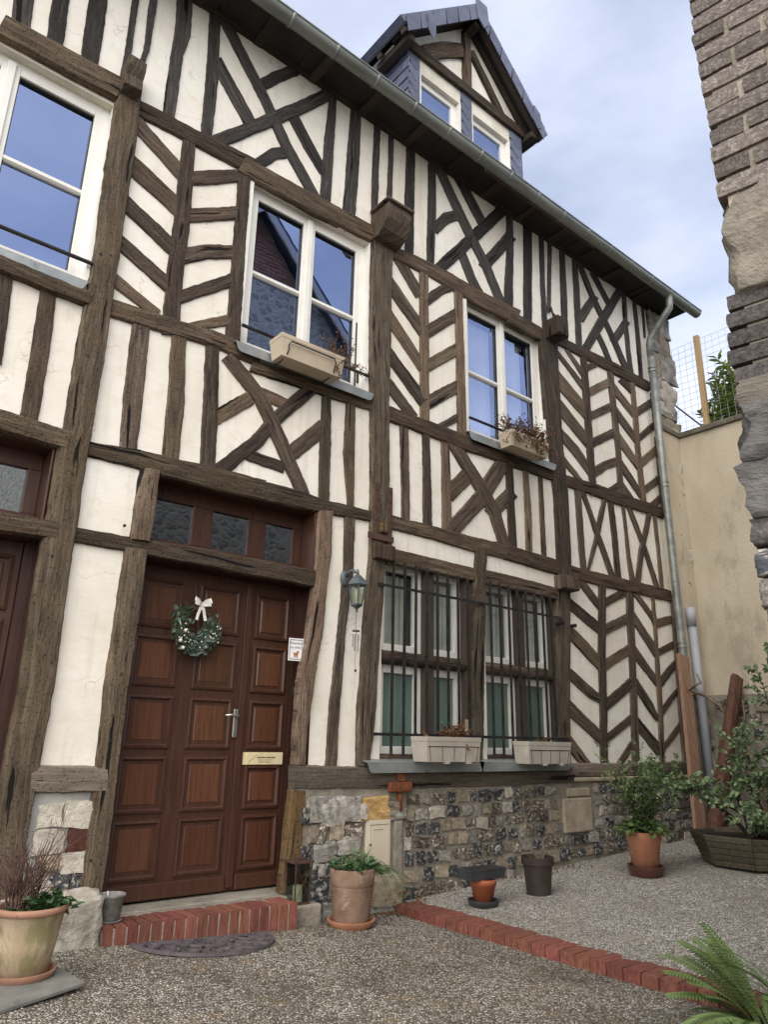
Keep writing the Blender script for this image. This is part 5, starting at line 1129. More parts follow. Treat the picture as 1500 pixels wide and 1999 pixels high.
# small grey pot on the step
t, bz = pot('small_grey_pot', (1.765, -.17, .135), [(.046, 0), (.05, .003), (.068, .125), (.074, .13), (.076, .14), (.070, .145), (.062, .14), (.055, .06), (.001, .06)], 'greypot', 'small empty grey speckled pot on the left end of the brick step', 'flower pot', saucer=(.066, .014, 'greypot'))
b = MB(); b.tube([(1.74, -.17, .21), (1.735, -.175, .30)], .004, 6); b.build('plant_tag', 'white', t)
# ribbed pot by the meter
t, bz = pot('ribbed_flower_pot', (3.375, -.33, court_z(3.375)), [(.001, .004), (.115, .004)]+[(.118+.030*(i/22.)+(.006 if i % 2 else -.004), .008+.225*i/22.) for i in range(23)]+[(.150, .24), (.153, .252), (.157, .335), (.155, .345), (.143, .345), (.138, .30)], 'terra_ribbed', 'ribbed limy terracotta pot with chives and violets near the meter cupboard', 'potted plant', saucer=(.165, .045, 'terracotta'), soil=(.142, .315))
lv = MB(); r_ = random.Random(4); cx, cy = 3.375, -.33
for i in range(190):
    a = r_.uniform(0, 6.28); q = .145*math.sqrt(r_.random()); hh = r_.uniform(0, .05)+(.06 if r_.random() < .2 else 0)
    lv.leaf((cx+q*math.cos(a), cy+q*math.sin(a), bz+.325+hh*(1.1-q*3)), V((math.cos(a), math.sin(a), r_.uniform(-.1, .8))), V((0, 0, 1))+rnd_dir(r_)*.6, r_.uniform(.028, .05), r_.uniform(.026, .042), .15)
for i in range(45):
    a = r_.uniform(-.9, .6); q = r_.uniform(.1, .17); lv.leaf((cx+.03+q*math.cos(a), cy+q*math.sin(a), bz+.33+r_.uniform(-.02, .05)), V((math.cos(a), math.sin(a), -.1)), V((0, 0, 1))+rnd_dir(r_)*.5, .042, .036, .15)
lv.build('violet_leaves', 'leaf_dark', t, kind='stuff')
gr = MB()
for i in range(70):
    p_ = V((cx+r_.uniform(-.02, .09), cy+r_.uniform(-.06, .06), bz+.33)); gd = r_.uniform(.02, .12)
    if i < 48: pts = curve(p_, (r_.uniform(-.5, .5), r_.uniform(-.5, .3), 1), r_.uniform(.12, .2), 6, r_, .1, gd)
    else: pts = curve(p_+V((.05, -.02, 0)), (r_.uniform(.5, 1.2), r_.uniform(-.9, .2), .8), r_.uniform(.3, .46), 9, r_, .08, .3)
    gr.tube(pts, [.0026*(1-.75*k/(len(pts)-1)) for k in range(len(pts))], 4, cap=False)
gr.build('chive_stems', 'leaf', t, kind='stuff')
# orange pot with the grey trough on it
cx, cy = 4.455, -.545; gz0 = terr_z(cx)
t, bz = pot('orange_clay_pot', (cx, cy, gz0), [(.001, .003), (.068, .003), (.092, .125), (.097, .126), (.104, .168), (.100, .170), (.092, .168), (.088, .12), (.001, .1)], 'terra_orange', 'plain orange clay pot in a dark saucer carrying the grey trough', 'flower pot', saucer=(.118, .04, 'plastic_grey'))
def trough(name, c, u, L, W, H, mat, label, cat, ribs=0, taper=.82, group=None):
    t = thing(name, c, label, cat, group); c = V(c); u = V(u).normalized(); v_ = V((-u.y, u.x, 0)); b = MB(); vs = []
    for (k, z) in ((taper, 0), (.97, H*.82), (1.0, H*.82), (1.02, H), (.95, H), (.92, H*.82), (taper*.9, H*.1)):
        for sx, sy in ((-1, -1), (1, -1), (1, 1), (-1, 1)): vs.append(c+u*sx*(L/2-(1-k)*W*.5)+v_*sy*W/2*k+V((0, 0, z)))
    n = 7; b.add(vs, [(3, 2, 1, 0)]+[(4*i+k, 4*i+(k+1) % 4, 4*i+4+(k+1) % 4, 4*i+4+k) for i in range(n-1) for k in range(4)]+[(24, 25, 26, 27)])
    b.build('tub', mat, t, bevel=.006)
    s = MB(); s.obox(c+V((0, 0, H*.80)), u*(L/2-.03), v_*(W/2-.025), V((0, 0, .004))); s.build('soil', 'soil', t)
    if ribs:
        b = MB(); 
        for i in range(ribs+1):
            x = -L/2+.035+(L-.07)*i/ribs; sl_ = (x/(L/2))*.02
            for sgn in (-1,):
                a0 = c+u*(x-sl_)+v_*sgn*(W/2*taper+.0015); a1 = c+u*x+v_*sgn*(W/2*.955+.0015)+V((0, 0, H*.60)); b.beam(a0+V((0, 0, .006)), a1, .004, .002, (0, 1, 0))
        b.obox(c+v_*-1*(W/2*.945+.001)+V((0, 0, H*.61)), u*(L/2-.016), v_*.0014, V((0, 0, .003)))
        b.build('groove', 'plastic_dark', t)
        b = MB()
        for x in (-.12*L, .28*L): b.obox(c+u*x+v_*-W*.38+V((0, 0, -.006)), u*.022, v_*.02, V((0, 0, .008)))
        b.build('foot', mat, t)
    return t
trough('grey_trough', (cx-.01, cy, bz+.171), (math.cos(R(-4)), math.sin(R(-4)), 0), .36, .16, .075, 'plastic_grey', 'empty anthracite plastic trough resting on the orange pot', 'planter', taper=.86)
# dark brown pot
cx, cy = 5.035, -.60; gz0 = terr_z(cx)
t, bz = pot('dark_brown_pot', (cx, cy, gz0), [(.001, .002), (.094, .002), (.115, .215), (.128, .217), (.131, .272), (.127, .275), (.118, .272), (.112, .22)], 'plastic_dark', 'dark brown plastic pot with a bare dead stem on the terrace', 'potted plant', soil=(.115, .24))
b = MB(); r_ = random.Random(8)
for i in range(16): b.tube(curve((cx+r_.uniform(-.02, .04), cy+r_.uniform(-.04, .03), bz+.24), (r_.uniform(-.7, .7), r_.uniform(-.6, .4), .8), r_.uniform(.07, .2), 5, r_, .4), [.004, .0035, .003, .0022, .0016, .001], 5, cap=False)
b.build('dead_stems', 'twig_pale', t, kind='stuff')
# terracotta pot with the tall plant
cx, cy = 6.26, -.80; gz0 = terr_z(cx)
t, bz = pot('tall_potted_plant', (cx, cy, gz0), [(.001, .004), (.108, .004), (.140, .25), (.158, .325), (.155, .33), (.146, .32), (.14, .27)], 'terracotta', 'terracotta pot in a glazed brown saucer with a tall leafy plant', 'potted plant', saucer=(.155, .085, 'saucer_brown'), soil=(.145, .295))
r_ = random.Random(12); st = MB(); lv = MB(); lv2 = MB()
for i in range(34):
    L_ = r_.uniform(.25, .72)*(1.0 if i > 9 else 1.15); a = r_.uniform(0, 6.28)
    pts = curve((cx+.06*math.cos(a)*r_.random(), cy+.06*math.sin(a)*r_.random(), bz+.30), (.30*math.cos(a), .30*math.sin(a), 1), L_, 9, r_, .10)
    st.tube(pts, [.0045*(1-.7*k/9) for k in range(10)], 5, cap=False); leafy(lv, pts, int(L_*46), .052, .032, r_, .08, .95, .3)
for a, L_ in ((2.5, .55), (3.1, .5), (2.8, .62), (.5, .8), (1.3, .86)):
    pts = curve((cx, cy, bz+.32), (.42*math.cos(a), .42*math.sin(a), 1), L_, 9, r_, .08); st.tube(pts, [.004*(1-.6*k/9) for k in range(10)], 5, cap=False)
    for q in range(7):
        p_, d_ = along(pts, .45+.08*q); p2 = curve(p_, d_*.5+rnd_dir(r_, -.1, .4), .14, 5, r_, .15); st.tube(p2, .0015, 4, cap=False); leafy(lv2, p2, 11, .035, .013, r_, .1, .8, .2)
for i in range(230):
    a = r_.uniform(0, 6.28); q = r_.uniform(.03, .21); lv.leaf((cx+q*math.cos(a), cy+q*math.sin(a), bz+.31+r_.uniform(0, .13)*(1.25-q*4)), V((math.cos(a), math.sin(a), r_.uniform(-.5, .5))), V((0, 0, 1))+rnd_dir(r_)*.6, r_.uniform(.04, .065), r_.uniform(.035, .055), .15)
st.build('stem', 'branch', t, kind='stuff'); lv.build('leaves', 'leaf', t, kind='stuff'); lv2.build('feathery_leaves', 'leaf_fern', t, kind='stuff')
# wooden planter and the big shrub
cx, cy = 7.42, -1.24; gz0 = terr_z(cx)
bp = thing('octagonal_planter', (cx, cy, gz0), 'octagonal mossy wooden board planter at the foot of the shrub', 'planter')
for k in range(8):
    a0, a1 = R(22.5+45*k), R(67.5+45*k)
    for j in range(5):
        z0, z1 = gz0+.053*j+.004, gz0+.053*(j+1); r0, r1 = .47+.02*j, .47+.02*(j+1)
        b = MB(); vs = []
        for rr, zz in ((r0, z0), (r1, z1)):
            for q in (rr, rr-.03):
                for a in (a0+.004, a1-.004): vs.append((cx+q*math.cos(a), cy+q*math.sin(a), zz))
        b.add(vs, [(0,2,3,1),(4,5,7,6),(0,1,5,4),(1,3,7,5),(3,2,6,7),(2,0,4,6)]); b.build('board', 'barrel', bp, bevel=.004)
b = MB(); b.lathe([(.001, .235), (.52, .225)], (cx, cy, gz0), 16); b.build('soil', 'soil', bp)
sh = thing('arching_shrub', (cx, cy, gz0+.26), 'large arching grey-green shrub growing out of the wooden planter', 'shrub')
r_ = random.Random(23); br = MB(); lv = MB()
tg0 = [(-1.55, .50, .95), (-1.25, .55, .78), (-1.0, .35, .62), (-.62, .42, 1.15), (-.45, .3, .9), (-.2, .35, 1.35), (-.5, -.1, 1.2), (-.30, -.3, 1.0), (.05, .1, 1.65), (-.05, -.2, 1.35), (.2, -.3, 1.85), (.35, .0, 1.5), (.1, -.5, 1.2), (.45, -.4, 1.7), (.6, .1, 1.2), (-.6, -.2, .35), (-.4, -.45, .22), (-.1, -.6, .35), (-.75, .15, .42), (.3, -.7, .4), (.5, -.6, .9), (.15, -.55, .75), (-.2, -.2, .7), (.4, .3, .9), (0, 0, 1.0), (-.15, .25, .65)]
tg = [(-1.3, .66, .1, 0), (-1.1, .58, .2, 0), (-.95, .46, .1, .1), (-.8, .5, .3, 0), (-.42, .92, .2, .1), (-.5, .66, .3, 0), (-.25, 1.02, .1, .1), (-.05, .95, .3, .2), (.12, 1.1, .1, .3), (.25, .9, .3, .3), (-.12, .75, .4, .2),
      (-.05, 1.62, .2, .75), (.12, 1.72, .1, .75), (.3, 1.5, .2, .7), (.22, 1.3, .3, .6), (.45, 1.75, .2, .7), (.5, 1.2, .4, .6), (-.2, .14, .6, 0), (.0, .08, .68, .1), (.2, .12, .7, .2), (.35, .25, .65, .3), (.1, .45, .5, .2), (.4, .6, .5, .4), (-.35, .3, .4, 0), (-.15, .02, .62, -.1), (.05, -.02, .7, .05), (.25, .0, .75, .1), (-.3, .2, .5, -.1), (.15, .3, .6, .1), (.3, .5, .5, .3), (.5, .05, .7, .3)]
for (tr_, dz, tf, ro) in tg:
    if tr_ > -.6: tr_ += .17
    dx, dy = .77*tr_-.63*tf, -.637*tr_-.77*tf; ox, oy = .77*ro, -.637*ro
    a = V((cx+min(ox, .3)+r_.uniform(-.08, .08), cy+max(oy, -.25)+r_.uniform(-.08, .08), gz0+.22)); e = V((cx+dx, cy+dy, gz0+.22+dz)); c_ = a+(e-a)*.45+V((0, 0, .22*(e-a).length))
    pts = [a*(1-u)*(1-u)+c_*2*u*(1-u)+e*u*u+V((nv(u*3, dx, dy, 1.5), nv(u*3, dx, dy, 1.5, 4), nv(u*3, dx, dy, 1.5, 8)))*.06*u for u in [i/14 for i in range(15)]]
    br.tube(pts, [.011*(1-.85*i/14) for i in range(15)], 6, cap=False); leafy(lv, pts, 30, .062, .042, r_, .3, .9, .5)
    for q in range(8):
        p_, d_ = along(pts, r_.uniform(.3, .98)); p2 = curve(p_, d_*.7+rnd_dir(r_, -.4, .6)*.9, r_.uniform(.14, .34), 6, r_, .2, .05)
        br.tube(p2, [.0035*(1-.7*i/6) for i in range(7)], 4, cap=False); leafy(lv, p2, 16, .058, .040, r_, .1, .9, .5)
br.build('branch', 'branch', sh, kind='stuff'); lv.build('leaves', 'leaf_grey', sh, kind='stuff')
# leaning timbers and the bare vine
b = MB(); A, B_ = V((8.50, -.13, 2.21)), V((8.06, -.36, .17)); b.beam(B_, A, .19, .045, (.1, 1, 0)); b.build('leaning_plank', 'newplank', loc=(8.06, -.36, .17), bevel=.005, label='pale raw pine plank leaning on the house corner in front of the downpipe', cat='plank')
b = MB(); n = 14; vs = []
A, B_ = V((8.92, -.55, 1.93)), V((8.22, -.42, .15)); d = (A-B_).normalized(); s = d.cross(V((0, 1, 0))).normalized(); q = d.cross(s)
for i in range(n+1):
    p_ = B_+(A-B_)*i/n
    for k in range(8):
        a = 2*math.pi*k/8; rr = (.085+.02*(1-i/n))*(1+.22*nv(i*.5, k, 0, 1.1)); vs.append(p_+s*rr*math.cos(a)*1.15+q*rr*math.sin(a)*.75+d*(.09*nv(k, 3, 1, 1.3) if i == n else 0))
b.add(vs, [(i*8+k, i*8+(k+1) % 8, (i+1)*8+(k+1) % 8, (i+1)*8+k) for i in range(n) for k in range(8)]+[tuple(n*8+k for k in range(8))]); b.build('leaning_post', 'redpost', loc=(8.22, -.42, .15), label='broken dark red-brown timber post leaning in the corner behind the shrub', cat='post')
vine = thing('bare_vine', (8.9, -.75, .2), 'bare pale twisted vine stem reaching over to the leaning pine plank', 'vine'); r_ = random.Random(9)
P3 = lambda y, z, x=8.78: V((x, y, z))
main = [P3(-.80, .25), P3(-.74, .75), P3(-.66, 1.15), P3(-.52, 1.42), P3(-.38, 1.62), P3(-.24, 1.74, 8.72), P3(-.10, 1.80, 8.62), V((8.46, -.22, 1.83)), V((8.40, -.22, 1.80))]
b = MB(); b.tube(main, [.03, .028, .024, .022, .018, .016, .016, .014, .01], 8)
b.tube([P3(-.10, 1.80, 8.62), P3(-.2, 1.86, 8.6), P3(-.26, 1.88, 8.62), P3(-.22, 2.0, 8.62)], [.013, .013, .011, .008], 7)
b.tube([P3(-.62, 1.28), P3(-.66, 1.5), P3(-.66, 1.68)], [.016, .012, .007], 7); b.tube([P3(-.62, 1.28), P3(-.44, 1.34), P3(-.3, 1.36)], [.012, .009, .006], 7); b.tube([P3(-.62, 1.3), P3(-.75, 1.42), P3(-.86, 1.46)], [.013, .010, .007], 7)
for i in range(16):
    p_, d_ = along(main, r_.uniform(.25, .95)); b.tube(curve(p_, rnd_dir(r_, 0, 1), r_.uniform(.1, .26), 5, r_, .15), [.004, .0035, .003, .0024, .0018, .001], 5, cap=False)
b.build('stem', 'twig_pale', vine, smooth=True)
# grey cover, right edge
b = MB(); n = 24; vs = []
for j, (rr, z) in enumerate(((.02, 2.16), (.16, 2.09), (.36, 1.95), (.48, 1.76), (.52, 1.5), (.53, .75), (.53, .25))):
    for k in range(n): a = 2*math.pi*k/n; q = rr*(1+.05*math.sin(k*2.6)*(j/6)); vs.append((8.42+q*math.cos(a), -1.72+q*math.sin(a), z))
b.add(vs, [(i*n+k, i*n+(k+1) % n, (i+1)*n+(k+1) % n, (i+1)*n+k) for i in range(6) for k in range(n)]); b.build('draped_cover', 'tarp', smooth=True, loc=(8.42, -1.72, .2), label='grey green tarpaulin cover half hidden behind the shrub', cat='cover')
# laurel above the wall
lau = thing('laurel_bush', (9.75, -.95, 5.1), 'sunlit laurel bush rising above the cream wall beside the fence post', 'bush'); r_ = random.Random(14); br = MB(); lv = MB()
for i in range(120):
    yb = r_.uniform(-1.7, -.40); hgt = max(.3, 1.30-abs(yb+1.0)*1.5+r_.uniform(-.25, .1)) if yb > -1.0 else r_.uniform(.6, 1.5)
    pts = curve((9.45+r_.uniform(-.05, .30), yb, 5.1), (r_.uniform(-.35, .3), r_.uniform(-.35, .4), 1), hgt, 8, r_, .14); br.tube(pts, [.008*(1-.75*k/8) for k in range(9)], 5, cap=False)
    leafy(lv, pts, int(24+hgt*30), .14, .05, r_, .1, .8, .7, .2)
br.build('stem', 'branch', lau, kind='stuff'); lv.build('leaves', 'leaf_laurel', lau, kind='stuff')
# fern and grass, bottom right
fern = thing('fern', (3.72, -3.02, court_z(3.7)), 'light green fern arching over the near end of the brick kerb', 'fern'); r_ = random.Random(6)
fx, fy, fz = 3.74, -2.92, -.08
for i, (az, L_, el) in enumerate([(150, .50, 50), (168, .58, 40), (140, .42, 62), (125, .48, 55), (112, .52, 60), (98, .50, 66), (85, .46, 58), (160, .40, 28), (178, .46, 34), (68, .45, 60), (190, .42, 45), (132, .34, 35), (40, .4, 55), (20, .4, 50), (-20, .42, 50), (-60, .4, 50), (105, .36, 40), (118, .5, 66), (96, .5, 72), (80, .5, 68), (140, .52, 54), (128, .42, 48), (60, .52, 66), (155, .36, 58), (172, .5, 20), (145, .5, 22), (120, .34, 25)]):
    a = R(az); d = V((math.cos(a)*math.cos(R(el)), math.sin(a)*math.cos(R(el)), math.sin(R(el)))); pts = curve((fx+r_.uniform(-.03, .03), fy+r_.uniform(-.03, .03), fz), d, L_, 16, r_, .03, .07)
    b = MB(); b.tube(pts, [.0032*(1-.8*k/16) for k in range(17)], 5, cap=False)
    for k in range(2, 29):
        t_ = .12+.88*k/29; p_, dd = along(pts, min(t_, .999)); side = dd.cross(V((0, 0, 1))).normalized(); up = side.cross(dd)
        ln = L_*.135*math.sin(math.pi*min(1, (1.06-t_)*1.02+.06))**.8*(1 if t_ > .3 else t_/.3)
        for sg in (-1, 1):
            b.leaf(p_, side*sg+dd*.38+up*.12, up, ln*r_.uniform(.9, 1.08), L_*.030, .1, droop=.2)
    b.build('frond', 'leaf_fern', fern)
gs = thing('grass_clump', (3.65, -3.25, -.07), 'tuft of long dark green grass blades at the right beside the fern', 'grass clump')
for i in range(16):
    a = r_.uniform(1.3, 3.6); pts = curve((3.66+r_.uniform(-.05, .05), -3.19+r_.uniform(-.05, .05), -.07), (math.cos(a)*.5, math.sin(a)*.5, 1), r_.uniform(.4, .62), 10, r_, .04, .13); b = MB(); vs = []
    for k, p_ in enumerate(pts): w_ = .009*(1-(k/10)**2)+.0008; s = V((-math.sin(a), math.cos(a), 0)); vs += [p_-s*w_, p_+V((0, 0, -.003)), p_+s*w_]
    b.add(vs, [(3*k+j, 3*k+j+1, 3*k+4+j, 3*k+3+j) for k in range(10) for j in range(2)]); b.build('blade', 'leaf', gs, smooth=True)
b = MB(); b.lathe([(.001, .03), (.25, .02), (.42, -.01)], (3.72, -3.05, court_z(3.7)), 20); b.build('bed_soil', 'soil', kind='structure', smooth=True)
# window boxes
t = trough('window_box', (2.865, -.185, 4.035), (1, 0, 0), .62, .19, .19, 'tub', 'plain beige window box under the stone-reflecting middle upper window', 'window box', taper=.80); t['group'] = 'window boxes'
b = MB(); pts = [(2.62, -.27, 4.06), (2.625, -.285, 4.09), (2.62, -.29, 4.13), (2.64, -.295, 4.165), (3.06, -.295, 4.165), (3.08, -.29, 4.13), (3.07, -.285, 4.09), (3.075, -.27, 4.06)]; b.tube(pts, .006, 7)
for x in (2.62, 3.075): b.tube([(x, -.27, 4.06), (x, -.18, 4.025), (x, -.03, 4.03)], .005, 6)
b.build('wire_holder', 'iron', t)
def dry_plant(name, x0, x1, y, z, n, h, label, seed, hang=.3, mat='leaf_dead'):
    r_ = random.Random(seed); t = thing(name, ((x0+x1)/2, y, z), label, 'dry plant'); br = MB(); lv = MB()
    for i in range(n):
        p_ = V((r_.uniform(x0, x1), y+r_.uniform(-.06, .06), z)); dn = r_.random() < hang
        pts = curve(p_, (r_.uniform(-.9, .9), r_.uniform(-1.2, .1) if dn else r_.uniform(-.5, .2), .25 if dn else 1), h*r_.uniform(.4, 1.1), 7, r_, .28, .32 if dn else .03)
        br.tube(pts, [.0022*(1-.6*k/7) for k in range(8)], 4, cap=False); leafy(lv, pts, r_.randint(7, 13), .026, .017, r_, .25, .9, .1, .5)
    br.build('dry_stem', 'twig', t, kind='stuff'); lv.build('dry_leaves', mat, t, kind='stuff'); return t
dry_plant('dry_creeper', 3.08, 3.25, -.20, 4.2, 34, .30, 'wispy dry brown creeper at the right end of the plain beige box', 41, .35)
t = trough('window_box', (5.62, -.165, 4.055), (1, 0, 0), .60, .18, .17, 'tub', 'beige window box overgrown with dead brown geraniums', 'window box', taper=.82); t['group'] = 'window boxes'
dry_plant('dead_geraniums', 5.30, 5.92, -.18, 4.21, 165, .26, 'dense dead brown geraniums filling the right upper window box', 42, .45)
t = trough('window_box', (4.45, -.17, .995), (1, 0, 0), .63, .19, .195, 'tub_grey', 'grooved grey-beige window box left of the centre post on the barred window', 'window box', 4, .86); t['group'] = 'window boxes'
dry_plant('dry_heather', 4.46, 4.62, -.16, 1.16, 60, .16, 'small pale dried heather tuft in the left grooved window box', 43, .1)
b = MB(); b.leaf((4.15, -.22, 1.17), (-.4, -.2, 1), (0, -1, .2), .07, .04, .5); b.leaf((4.16, -.22, 1.17), (.6, 0, .8), (0, -1, .2), .05, .035, .5); b.tube([(4.13, -.2, 1.15), (4.28, -.21, 1.17)], .003, 5); b.build('red_leaf_sprig', 'leaf_dead', loc=(4.15, -.22, 1.16), label='single reddish dry leaf sprig at the left end of the left grooved box', cat='sprig')
t = trough('window_box', (5.70, -.17, .975), (1, 0, 0), .62, .19, .195, 'tub_grey', 'grooved grey-beige window box right of the centre post on the barred window', 'window box', 4, .86); t['group'] = 'window boxes'
dry_plant('withered_seedling', 5.66, 5.68, -.16, 1.13, 3, .17, 'single withered seedling in the right grooved window box', 47, .0)
# loose pebbles on the gravel
pb = [MB(), MB()]; r_ = random.Random(77)
for i in range(7000):
    if i < 5200: x = r_.uniform(-.2, 3.9); y = -.35-3.6*r_.random()**1.3; z = court_z(x)
    else: x = r_.uniform(4.2, 8.6); y = -.1-3.4*r_.random(); z = terr_z(x)
    if 1.75 < x < 2.75 and y > -.76: continue
    z += .006*nv(x, y, 0, 2.3)+.0036*nv(x, y, 3, 9)+.001; q = r_.uniform(.003, .0068); a = r_.uniform(0, 3.1); c, s = math.cos(a), math.sin(a); e = r_.uniform(.6, 1.)
    vs = [(x+q*c, y+q*s, z), (x-q*s*e, y+q*c*e, z+q*.2), (x-q*c, y-q*s, z), (x+q*s*e, y-q*c*e, z), (x+q*.1, y, z+q*.75)]
    pb[i % 2].add(vs, [(0, 1, 4), (1, 2, 4), (2, 3, 4), (3, 0, 4)])
pb[0].build('loose_pebbles', 'stone_pale', kind='stuff', loc=(2, -1.5, 0), label='pale loose pebbles scattered on the gravel courtyard', cat='pebbles', smooth=True); pb[1].build('loose_pebbles', 'stone_grey', kind='stuff', loc=(2, -1.5, 0), label='darker loose pebbles scattered on the gravel courtyard', cat='pebbles', smooth=True)
# leaf litter at the wall foot
lv = MB(); r_ = random.Random(55)
for i in range(140):
    x = r_.choice([r_.gauss(3.95, .14), r_.uniform(3.2, 4.1), r_.uniform(5.3, 6.2)]); y = -.06-abs(r_.gauss(0, .07)); z = (court_z(x) if x < 4 else terr_z(x))+.008+(.06 if 3.96 < x < 4.2 else 0)
    lv.leaf((x, y, z), rnd_dir(r_, -.1, .2), V((0, 0, 1))+rnd_dir(r_)*.7, r_.uniform(.015, .035), r_.uniform(.012, .024), .5)
for i in range(60):
    x = r_.uniform(1.5, 6.5); y = -r_.uniform(.3, 3.0); z = (court_z(x) if x < 3.95 else terr_z(x))+.008
    if 3.9 < x < 4.25: continue
    lv.leaf((x, y, z), rnd_dir(r_, -.1, .2), V((0, 0, 1))+rnd_dir(r_)*.5, r_.uniform(.012, .025), r_.uniform(.008, .016), .4)
lv.build('leaf_litter', 'leaf_dead', loc=(4, -.1, 0), label='scattered dry brown leaves along the foot of the flint wall', cat='leaf litter', kind='stuff')
# ------------------------------------------------------------------ things on the front
lan = thing('wall_lantern', (3.47, -.15, 2.3), 'grey metal carriage lantern on a curved arm beside the front door', 'wall lantern')
LX, LY = 3.475, -.155
b = MB(); b.lathe([(.001, .0), (.045, .0), (.045, .012), (.03, .02), (.001, .03)], (0, 0, 0), 14); b.v = [(3.45+v_[0], -.012-v_[2], 2.41+v_[1]*1.5) for v_ in b.v]
b.tube([(3.45, -.03, 2.42), (3.455, -.06, 2.455), (3.465, -.10, 2.465), (LX, LY, 2.44), (LX, LY, 2.42)], [.016, .016, .015, .014, .012], 8); b.tube([(LX-.0, LY, 2.43), (LX, LY, 2.47)], [.012, .004], 8); b.build('bracket', 'verdigris', lan, smooth=True)
b = MB(); b.lathe([(.001, .125), (.02, .122), (.055, .09), (.088, .045), (.09, .036), (.082, .034), (.001, .034)], (LX, LY, 2.30), 6); b.build('roof', 'verdigris', lan)
f = MB()
for k in range(6):
    a = R(60*k+0); f.tube([(LX+.076*math.cos(a), LY+.076*math.sin(a), 2.336), (LX+.045*math.cos(a), LY+.045*math.sin(a), 2.175)], .0045, 6)
f.lathe([(.050, .17), (.052, .185), (.042, .185), (.042, .168), (.03, .16), (.012, .145), (.008, .12), (.001, .115)], (LX, LY, 2.0), 6); f.build('frame', 'verdigris', lan)
b = MB(); b.lathe([(.044, 2.178), (.073, 2.334)], (LX, LY, 0), 6); b.build('glass', 'lampglass', lan)
b = MB(); b.lathe([(.012, 2.19), (.014, 2.22), (.022, 2.24), (.026, 2.28), (.018, 2.31), (.001, 2.32)], (LX, LY, 0), 12); b.build('bulb', 'wax', lan, smooth=True)
ch = thing('wind_chime', (LX, LY, 2.1), 'small metal wind chime hanging below the wall lantern', 'wind chime')
b = MB(); b.tube([(LX, LY, 2.115), (LX-.006, LY, 2.04), (LX, LY, 1.975)], .0022, 5); b.tube([(LX, LY, 1.97), (LX+.004, LY, 1.80), (LX-.002, LY, 1.74), (LX+.006, LY, 1.67)], .0016, 5); b.tube([(LX+.006, LY, 1.675), (LX+.006, LY, 1.655)], .009, 8); b.build('string', 'twig', ch)
b = MB(); b.tube([(LX, LY, 1.965), (LX, LY, 1.977)], .030, 12); b.build('disc', 'twig', ch)
for k in range(5):
    a = k*1.2566; b = MB(); x, y = LX+.022*math.cos(a), LY+.022*math.sin(a); l = (.11, .13, .10, .12, .14)[k]; b.tube([(x, y, 1.945), (x, y, 1.945-l)], .0048, 7); b.tube([(x, y, 1.966), (x, y, 1.945)], .0012, 4); b.build('chime_tube', 'steel', ch)
sg = thing('warning_sign', (3.19, -.04, 1.8), 'small white enamel sign with a brown dog on the right door jamb', 'sign')
c_ = V((3.038, .02, 1.80)); su = V((.97, -.24, 0)).normalized(); sn = V((-su.y*-1, 0, 0)); sn = V((su.y, -su.x, 0))
b = MB(); b.obox(c_, su*.060, sn*.003, V((0, 0, .085))); b.build('plate', 'tin', sg, bevel=.002)
b = MB()
for sx in (-1, 1): b.obox(c_+su*.05*sx+sn*.0036, su*.0022, sn*.0004, V((0, 0, .072)))
for sz in (-1, 1): b.obox(c_+V((0, 0, .072*sz))+sn*.0036, su*.05, sn*.0004, V((0, 0, .0022)))
b.build('border', 'saucer_brown', sg)
b = MB(); b.obox(c_+sn*.0038+V((0, 0, -.034)), su*.016, sn*.0005, V((0, 0, .011))); b.obox(c_+su*.015+sn*.0038+V((0, 0, -.020)), su*.008, sn*.0005, V((0, 0, .010)))
for q in (-.012, -.004, .006, .013): b.obox(c_+su*q+sn*.0038+V((0, 0, -.052)), su*.0025, sn*.0005, V((0, 0, .009)))
b.obox(c_-su*.018+sn*.0038+V((0, 0, -.028)), su*.005, sn*.0005, V((0, 0, .003))); b.build('dog_picture', 'tan', sg)
for txt, dz, sz in (('Attention', .040, .026), ('au chien', .008, .026)):
    cu = bpy.data.curves.new('lettering', 'FONT'); cu.body = txt; cu.size = sz; cu.align_x = 'CENTER'; cu.extrude = .0003; cu.materials.append(M['ink']); co = bpy.data.objects.new('lettering', cu); COL.objects.link(co); me = bpy.data.meshes.new_from_object(co.evaluated_get(bpy.context.evaluated_depsgraph_get())); bpy.data.objects.remove(co)
    if not me.materials: me.materials.append(M['ink'])
    o = bpy.data.objects.new('lettering', me); COL.objects.link(o); o.parent = sg; o.matrix_parent_inverse = Matrix.Translation(-sg.location); rot = Matrix((su, V((0, 0, 1)), sn)).transposed().to_4x4(); o.matrix_basis = Matrix.Translation(c_+sn*.0036+V((0, 0, dz)))@rot
